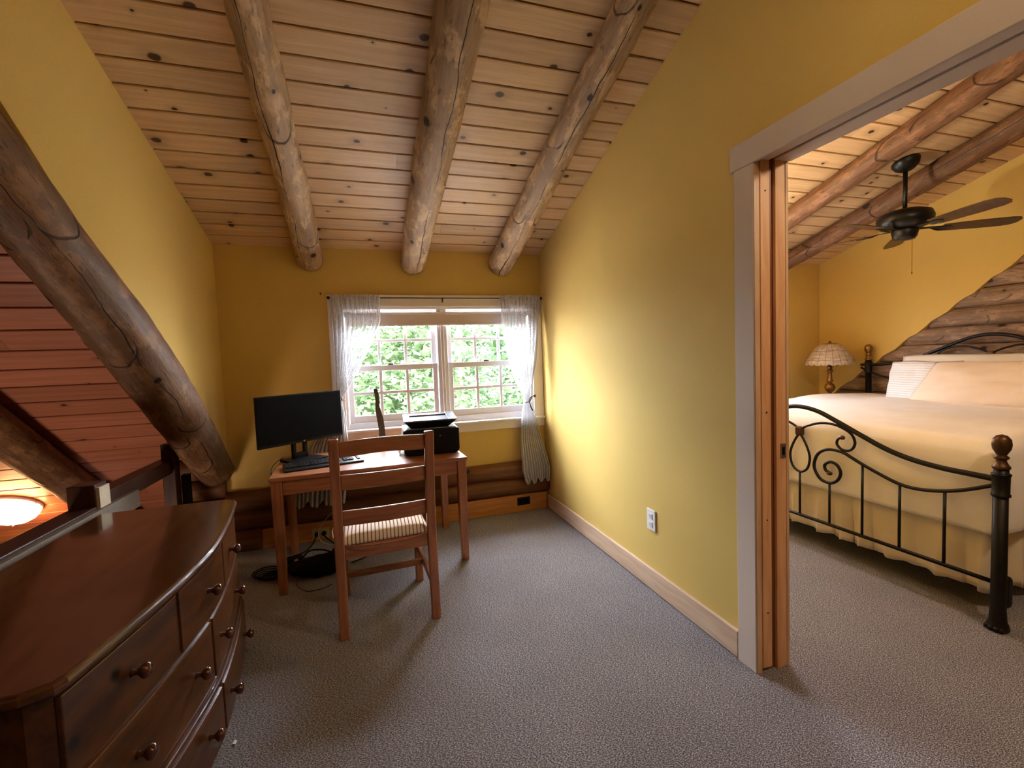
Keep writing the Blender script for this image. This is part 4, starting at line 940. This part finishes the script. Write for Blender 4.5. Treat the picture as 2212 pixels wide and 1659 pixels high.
# mattress under its spread
tag(obj('mattress', B(2.80, 4.48, 1.38, 3.06, .235, .77), M_pillow, bevel=.05, seg=4), 'thick white mattress hidden under the cream bedspread', 'mattress')
bm = nb()
def spread(u, v):
    # u along the bed (foot -> head), v across it; the cloth runs over the top and down foot and sides
    L0, L1 = .415, 1.80; s = u*(L0+L1)-L0
    side = .43; W_ = 1.86; t = v*(W_+2*side)-side
    rr = .075
    def drop(q, lim):          # arc-length -> (inset, fall)
        if q >= rr: return q, 0.
        if q <= -(.0): return rr*(1-math.cos(min(PI/2, (rr-q)/rr*.9 if rr-q < rr*1.745 else PI/2)))*0 + 0., -(q-rr)*1.0 - rr*.43
        return q*.9, rr*(1-math.sqrt(max(0, 1-(1-q/rr)**2)))
    ix, fx = drop(s, L0)
    iy1, fy1 = drop(t, side); iy2, fy2 = drop(W_-t, side)
    x = 2.685+ix; 
    if s < 0: x = 2.685 - .012*math.sin(min(1, -s/L0)*PI)
    y = 1.288+(t if t >= rr else iy1)
    if t < 0: y = 1.288 - .02*math.sin(min(1, -t/side)*PI*.8)
    if t > W_-rr: y = 1.288+W_-iy2
    if t > W_: y = 1.288+W_ + .02*math.sin(min(1, (t-W_)/side)*PI*.8)
    z = .838 - max(fx, 0) - max(fy1, fy2, 0)
    if fx > .02 and max(fy1, fy2) > .02: z = .838-max(fx, fy1, fy2)
    pz = .018*mnoise.noise((x*1.7, y*1.9, 3)) + .007*mnoise.noise((x*5, y*5, 1))
    if fx < .03 and max(fy1, fy2) < .03: z += pz + .022*math.exp(-((y-3.05)/.22)**2)*math.exp(-((x-4.1)/.5)**2)
    else: x += pz*.6; y += .5*pz
    return Vector((x, y, max(z, .412)))
grid(bm, spread, 90, 110)
tag(obj('bedspread', bm, M_spread, smooth=True, solid=.012), 'cream quilted bedspread draped over the bed and down its foot', 'bedspread')
# ruffled skirt
bm = nb()
path = [(2.715, 3.14), (2.715, 1.312), (4.48, 1.312)]
segs = [(Vector((a[0], a[1], 0)), Vector((b[0], b[1], 0))) for a, b in zip(path, path[1:])]; tot = sum((b-a).length for a, b in segs)
def skirt(u, v):
    d_ = u*tot; k = 0
    if d_ > (segs[0][1]-segs[0][0]).length: d_ -= (segs[0][1]-segs[0][0]).length; k = 1
    a, b = segs[k]; t = (b-a).normalized(); n = Vector((-1, 0, 0)) if k == 0 else Vector((0, -1, 0)); p = a+t*d_
    q = u*tot; ph = q*40+5.5*mnoise.noise((q*2.6, 0, 0)); am = .004+.030*v**.8*(.75+.7*mnoise.noise((q*1.7, 5, 0)))
    p = p + n*(am*math.sin(ph)-.004*v) + t*(am*.5*math.sin(2*ph+1))
    hem = .012*abs(math.sin(q*30)) if v > .97 else 0
    return Vector((p.x, p.y, .425-v*(.300+.02*mnoise.noise((q*1.1, 9, 0)))-hem))
grid(bm, skirt, 420, 14)
tag(obj('bed_skirt', bm, M_skirt, smooth=True, solid=.002), 'ruffled ivory bed skirt with lace scallops below the bedspread', 'bed skirt')
def pillow(label, c, hw, hh, th, lean, yaw, mat, seed, edge=.0):
    shear = edge; bm = nb(); Mx = Matrix.Translation(c) @ Matrix.Rotation(math.radians(yaw), 4, 'Z') @ Matrix.Rotation(math.radians(lean), 4, 'Y'); n = 26; R_ = {}
    def P_(s, i, j):
        u = -1+2*i/n; v = -1+2*j/n; e = max(0, (1-abs(u)**3.2))*max(0, (1-abs(v)**3.2))
        pin = 1-.07*(abs(u)**2)*(1-abs(v))-.0; pinv = 1-.08*(abs(v)**2)*(1-abs(u))
        w_ = 1.7*(.016*mnoise.noise((u*2.2+seed, v*1.6, s)) + .012*mnoise.noise((u*7+seed, v*2.5, s)) + .006*abs(mnoise.noise((u*11, v*4+seed, s))))
        d_ = s*(th*e**.42 + w_*e)
        return Mx @ Vector((d_, u*hw*pinv - shear*v, v*hh*pin + .012*mnoise.noise((u*1.5, seed, 0))))
    for s in (1, -1):
        V_ = [[R_.get((i, j)) if (i in (0, n) or j in (0, n)) and (i, j) in R_ else bm.verts.new(P_(s, i, j)) for j in range(n+1)] for i in range(n+1)]
        for i in range(n+1):
            for j in range(n+1):
                if i in (0, n) or j in (0, n): R_[(i, j)] = V_[i][j]
        for i in range(n):
            for j in range(n):
                q = (V_[i][j], V_[i+1][j], V_[i+1][j+1], V_[i][j+1]); bm.faces.new(q if s > 0 else q[::-1])
    return tag(obj('pillow', bm, mat, smooth=True), label, 'pillow', 'pillows against the headboard')
pillow('back white pillow standing upright against the iron headboard', (4.455, 2.33, 1.015), .45, .185, .05, 12, 0, M_pillow, 3)
pillow('white fine-striped pillow at the left, in front of the back pillow', (4.31, 2.53, .985), .26, .165, .055, 14, -4, M_stripe, 5)
pillow('large cream pillow leaning at the front of the pillow pile', (4.19, 1.965, .985), .50, .172, .08, 22, 0, cloth('cream_pillow_cloth', (240, 224, 208), 450), 8, .06)

# ------------------------------------------------------------------ nightstand and lamp
ns = empty('nightstand', (4.33, 3.37, 0), 'dark wooden nightstand in the corner behind the bed, under the lamp', 'nightstand')
DN = lambda ax: wood('nightstand_stain', (92, 52, 30), (60, 32, 18), ax, rough=.4)
obj('top', B(4.13, 4.545, 3.20, 3.62, .60, .63), DN(1), ns, bevel=.006)
obj('case', B(4.15, 4.535, 3.22, 3.60, .08, .60), DN(2), ns, bevel=.003)
for xx in (4.17, 4.515):
    for yy in (3.24, 3.58): obj('leg', B(xx-.02, xx+.02, yy-.02, yy+.02, 0, .08), DN(2), ns)
tl = empty('table_lamp', (4.33, 3.35, .63), 'brass table lamp with scalloped shell-panel shade in the bedroom corner', 'lamp')
T = Matrix.Translation((4.33, 3.325, 0))
bm = nb(); lathe(bm, [(.075, .631), (.077, .645), (.060, .66), (.030, .70), (.024, .74), (.034, .80), (.034, .818), (.018, .830), (.017, .842), (.038, .865), (.046, .892), (.040, .918), (.020, .938), (.017, .945), (.029, .952), (.029, .960), (.022, .97), (.017, 1.02), (.019, 1.045), (.030, 1.05), (.030, 1.058), (.018, 1.068), (.021, 1.085), (.021, 1.105), (.012, 1.115), (.012, 1.125)], T, 24); obj('base', bm, M_brass, tl, smooth=True)
bm = nb(); lathe(bm, [(.017, 1.125), (.020, 1.13), (.020, 1.165), (.016, 1.19)], T, 18); obj('socket', bm, M_brass, tl, smooth=True)
def shell():
    m, nt, b = new('shell_panels', .35, .4); uv = nd(nt, 'UVMap').outputs[0]; s = nd(nt, 'SeparateXYZ', {0: uv})
    def lines(x, k, w_): return math_(nt, 'LESS_THAN', math_(nt, 'ABSOLUTE', math_(nt, 'SUBTRACT', math_(nt, 'FRACT', math_(nt, 'MULTIPLY', x, k)), .5)), w_)
    n = nd(nt, 'TexNoise', {'Vector': uv, 'Scale': 14., 'Detail': 4.}).outputs[0]
    col = ramp(nt, n, [(.3, L((168, 152, 136))), (.7, L((226, 214, 202)))])
    g = math_(nt, 'MAXIMUM', lines(s.outputs[0], 20., .03), lines(s.outputs[1], 3., .02))
    nt.links.new(mixc(nt, g, col, L((120, 92, 60))), b.inputs['Base Color']); b.inputs['Transmission Weight'].default_value = .0; return m
bm = nb(); UV = bm.loops.layers.uv.verify(); sg = 80; prof = [(.062, 1.322), (.090, 1.312), (.125, 1.275), (.158, 1.225), (.186, 1.17), (.205, 1.125)]
rg = []
for k, (r, z) in enumerate(prof):
    rg.append([bm.verts.new(T @ Vector(((r+.004*abs(math.sin(10*a))*(k/5))*math.cos(a), (r+.004*abs(math.sin(10*a))*(k/5))*math.sin(a), z-(.012*abs(math.sin(10*a)) if k == 5 else 0)))) for a in (2*PI*i/sg for i in range(sg))])
for k in range(5):
    for i in range(sg):
        f = bm.faces.new((rg[k][i], rg[k][(i+1) % sg], rg[k+1][(i+1) % sg], rg[k+1][i]))
        for l, (kk, ii) in zip(f.loops, ((k, i), (k, i+1), (k+1, i+1), (k+1, i))): l[UV].uv = (ii/sg, kk/5)
obj('lamp_shade', bm, shell(), tl, smooth=True, solid=.003)
bm = nb(); lathe(bm, [(.064, 1.318), (.064, 1.326), (.02, 1.328), (.012, 1.332), (.012, 1.345), (.001, 1.35)], T, 20); obj('shade_cap', bm, M_brass, tl, smooth=True)

# ------------------------------------------------------------------ ceiling fan
FX, FY, FZ = 3.70, 2.29, 2.10
fan = empty('ceiling_fan', (FX, FY, zd(FY)), 'dark five-bladed ceiling fan hanging over the bed', 'ceiling fan')
M_fan = plain('fan_black', (16, 15, 14), .4, .5, .2)
T = Matrix.Translation((FX, FY, 0)); zc = zd(FY)
Tc = Matrix.Translation((FX, FY, zc)) @ Matrix.Rotation(-math.atan(SD), 4, 'X')
bm = nb(); lathe(bm, [(.082, -.001), (.082, -.012), (.070, -.040), (.045, -.062), (.020, -.072)], Tc, 28); obj('canopy', bm, M_fan, fan, smooth=True)
bm = nb(); tube(bm, [(FX, FY, zc-.05), (FX, FY, FZ+.13)], .0135, 12); obj('downrod', bm, M_fan, fan, smooth=True)
bm = nb(); lathe(bm, [(.03, FZ+.152), (.045, FZ+.145), (.10, FZ+.138), (.150, FZ+.118), (.163, FZ+.085), (.160, FZ+.055), (.140, FZ+.028), (.10, FZ+.012), (.06, FZ+.008)], T, 36); obj('motor_housing', bm, M_fan, fan, smooth=True)
bm = nb(); lathe(bm, [(.075, FZ+.01), (.078, FZ-.005), (.070, FZ-.045), (.058, FZ-.062), (.001, FZ-.068)], T, 28); obj('switch_housing', bm, M_fan, fan, smooth=True)
M_blade = wood('fan_blade_wood', (96, 70, 48), (66, 46, 30), 0, rough=.45)
for k in range(5):
    a = math.radians(39+72*k); Mb = T @ Matrix.Rotation(a, 4, 'Z') @ Matrix.Translation((0, 0, FZ+.0)) @ Matrix.Rotation(math.radians(-12), 4, 'X')
    pts = [(.21, -.048), (.30, -.056), (.45, -.064), (.58, -.064), (.63, -.052), (.652, -.025), (.655, 0), (.652, .025), (.63, .052), (.58, .064), (.45, .064), (.30, .056), (.21, .048)]
    bm = nb(); prism(bm, pts, lambda u, v, s: Mb @ Vector((u, v, -.003+.006*s)))
    b_ = obj('blade', bm, M_blade, fan, bevel=.002)
    bm = nb(); prism(bm, [(.085, -.014), (.15, -.010), (.19, -.024), (.255, -.034), (.285, 0), (.255, .034), (.19, .024), (.15, .010), (.085, .014)], lambda u, v, s: Mb @ Vector((u, v, -.009+.006*s+(.012 if u < .16 else 0)))); obj('blade_iron', bm, M_fan, b_, bevel=.002)
bm = nb(); tube(bm, [(FX+.045, FY-.02, FZ-.05), (FX+.045, FY-.02, FZ-.295)], .0016, 6); lathe(bm, [(.0005, -.012), (.004, -.006), (.005, 0), (.003, .01)], Matrix.Translation((FX+.045, FY-.02, FZ-.30)), 10); obj('pull_chain', bm, M_brass, fan)

# out-of-view fixtures added to go with the warm fill lights
def pendant(name, x, y, z, ztop, label, col):
    r = empty(name, (x, y, ztop), label, 'lamp'); bm = nb(); tube(bm, [(x, y, ztop), (x, y, z+.13)], .006, 8); obj('rod', bm, M_bronze, r)
    bm = nb(); lathe(bm, [(.06, 0), (.06, -.015), (.02, -.03)], Matrix.Translation((x, y, ztop)), 20); obj('canopy', bm, M_bronze, r)
    bm = nb(); lathe(bm, [(.03, .13), (.05, .12), (.13, .02)], Matrix.Translation((x, y, z)), 24, cap=False); obj('shade', bm, M_bronze, r, smooth=True, solid=.002)
pendant('pendant_lamp', .60, .35, 2.60, zroof(.35), 'unseen bronze pendant lamp added at the loft ridge for warm fill', WARM)
pendant('pendant_lamp', -2.3, 1.9, -.45, zm(1.9), 'unseen bronze pendant lamp added low in the stairwell to brighten its boards', ORANGE)
pendant('pendant_lamp', 2.30, .25, 2.35, zroof(.25), 'unseen bronze pendant lamp added in the near half of the bedroom for warm light', WARM)

fl = empty('floor_lamp', (1.95, 2.75, 0), 'unseen bronze uplighter floor lamp added behind the partition to brighten the bedroom boards', 'lamp')  # uplighter added out of view to brighten the bedroom ceiling boards
T = Matrix.Translation((1.95, 2.75, 0))
bm = nb(); lathe(bm, [(.14, 0), (.14, .015), (.03, .03)], T, 28); obj('base', bm, M_bronze, fl, smooth=True)
bm = nb(); tube(bm, [(1.95, 2.75, .02), (1.95, 2.75, 1.58)], .012, 12); obj('pole', bm, M_bronze, fl, smooth=True)
bm = nb(); lathe(bm, [(.02, 1.57), (.09, 1.60), (.15, 1.66), (.18, 1.72)], T, 32, cap=False); obj('bowl', bm, M_bronze, fl, smooth=True, solid=.003)

# ------------------------------------------------------------------ outside
struct('ground', B(-40, 40, 3.9, 60, -3.4, -3.2), plain('pale_bounce_ground', (186, 176, 160), .9))  # unseen ground, made pale to bounce daylight up to the ceiling
def tree(name, x, y, spread_, zlo, zhi, n, mat, label, seed, size=(.045, .095)):
    rs_ = np.random.RandomState(seed); root = empty(name, (x, y, -3.2), label, 'tree', 'leafy trees outside the office window')
    bm = nb(); tube(bm, crom([(x, y, -3.2), (x+.1, y+.05, -1), (x-.05, y, .8), (x+.05, y+.1, zhi*.85)], 6), [.13]*7+[.10]*6+[.06]*6, 10); obj('trunk', bm, plain('grey_bark', (96, 84, 72), .9), root, smooth=True)
    # leaves gather in sprays along drooping twigs
    ns_ = n//26; cen = np.stack([x+spread_*rs_.uniform(-1, 1, ns_), y+.9*rs_.uniform(-1, 1, ns_), rs_.uniform(zlo, zhi, ns_)], 1)
    c = np.repeat(cen, 26, 0) + rs_.normal(0, 1, (ns_*26, 3))*np.array([.22, .22, .12]); m = len(c)
    a = rs_.normal(0, 1, (m, 3)); a[:, 2] *= .5; a /= np.linalg.norm(a, axis=1)[:, None]; b = np.cross(a, rs_.normal(0, 1, (m, 3))); b /= np.linalg.norm(b, axis=1)[:, None]
    s = rs_.uniform(size[0], size[1], m)[:, None]; vv = np.stack([c-a*s, c-b*s*.42+a*s*.1, c+a*s*1.1, c+b*s*.42+a*s*.1], 1).reshape(-1, 3)
    me = bpy.data.meshes.new('foliage'); me.vertices.add(4*m); me.vertices.foreach_set('co', vv.ravel()); me.loops.add(4*m); me.loops.foreach_set('vertex_index', np.arange(4*m)); me.polygons.add(m); me.polygons.foreach_set('loop_start', np.arange(0, 4*m, 4)); me.update()
    at = me.attributes.new('tone', 'FLOAT', 'FACE'); at.data.foreach_set('value', np.clip(np.repeat(rs_.uniform(0, 1, ns_), 26)*.6+rs_.uniform(0, .4, m), 0, 1).astype(np.float32))
    me.materials.append(mat); o = bpy.data.objects.new('foliage', me); COL.objects.link(o); o.parent = root; o.matrix_parent_inverse = world(root).inverted()
LV = [leaf_mat('summer_leaves', (52, 66, 40)), leaf_mat('pale_leaves', (62, 78, 52)), leaf_mat('dark_leaves', (42, 58, 40))]
tree('tree', -.9, 8.2, 2.0, -.6, 2.9, 9800, LV[0], 'leafy green tree seen through the left sash', 1)
tree('tree', 1.5, 7.6, 1.8, -.8, 2.7, 9800, LV[1], 'pale leafy tree seen through the window middle', 2)
tree('tree', 3.9, 8.8, 2.2, -.6, 3.0, 9800, LV[2], 'darker leafy tree seen through the right sash', 3)
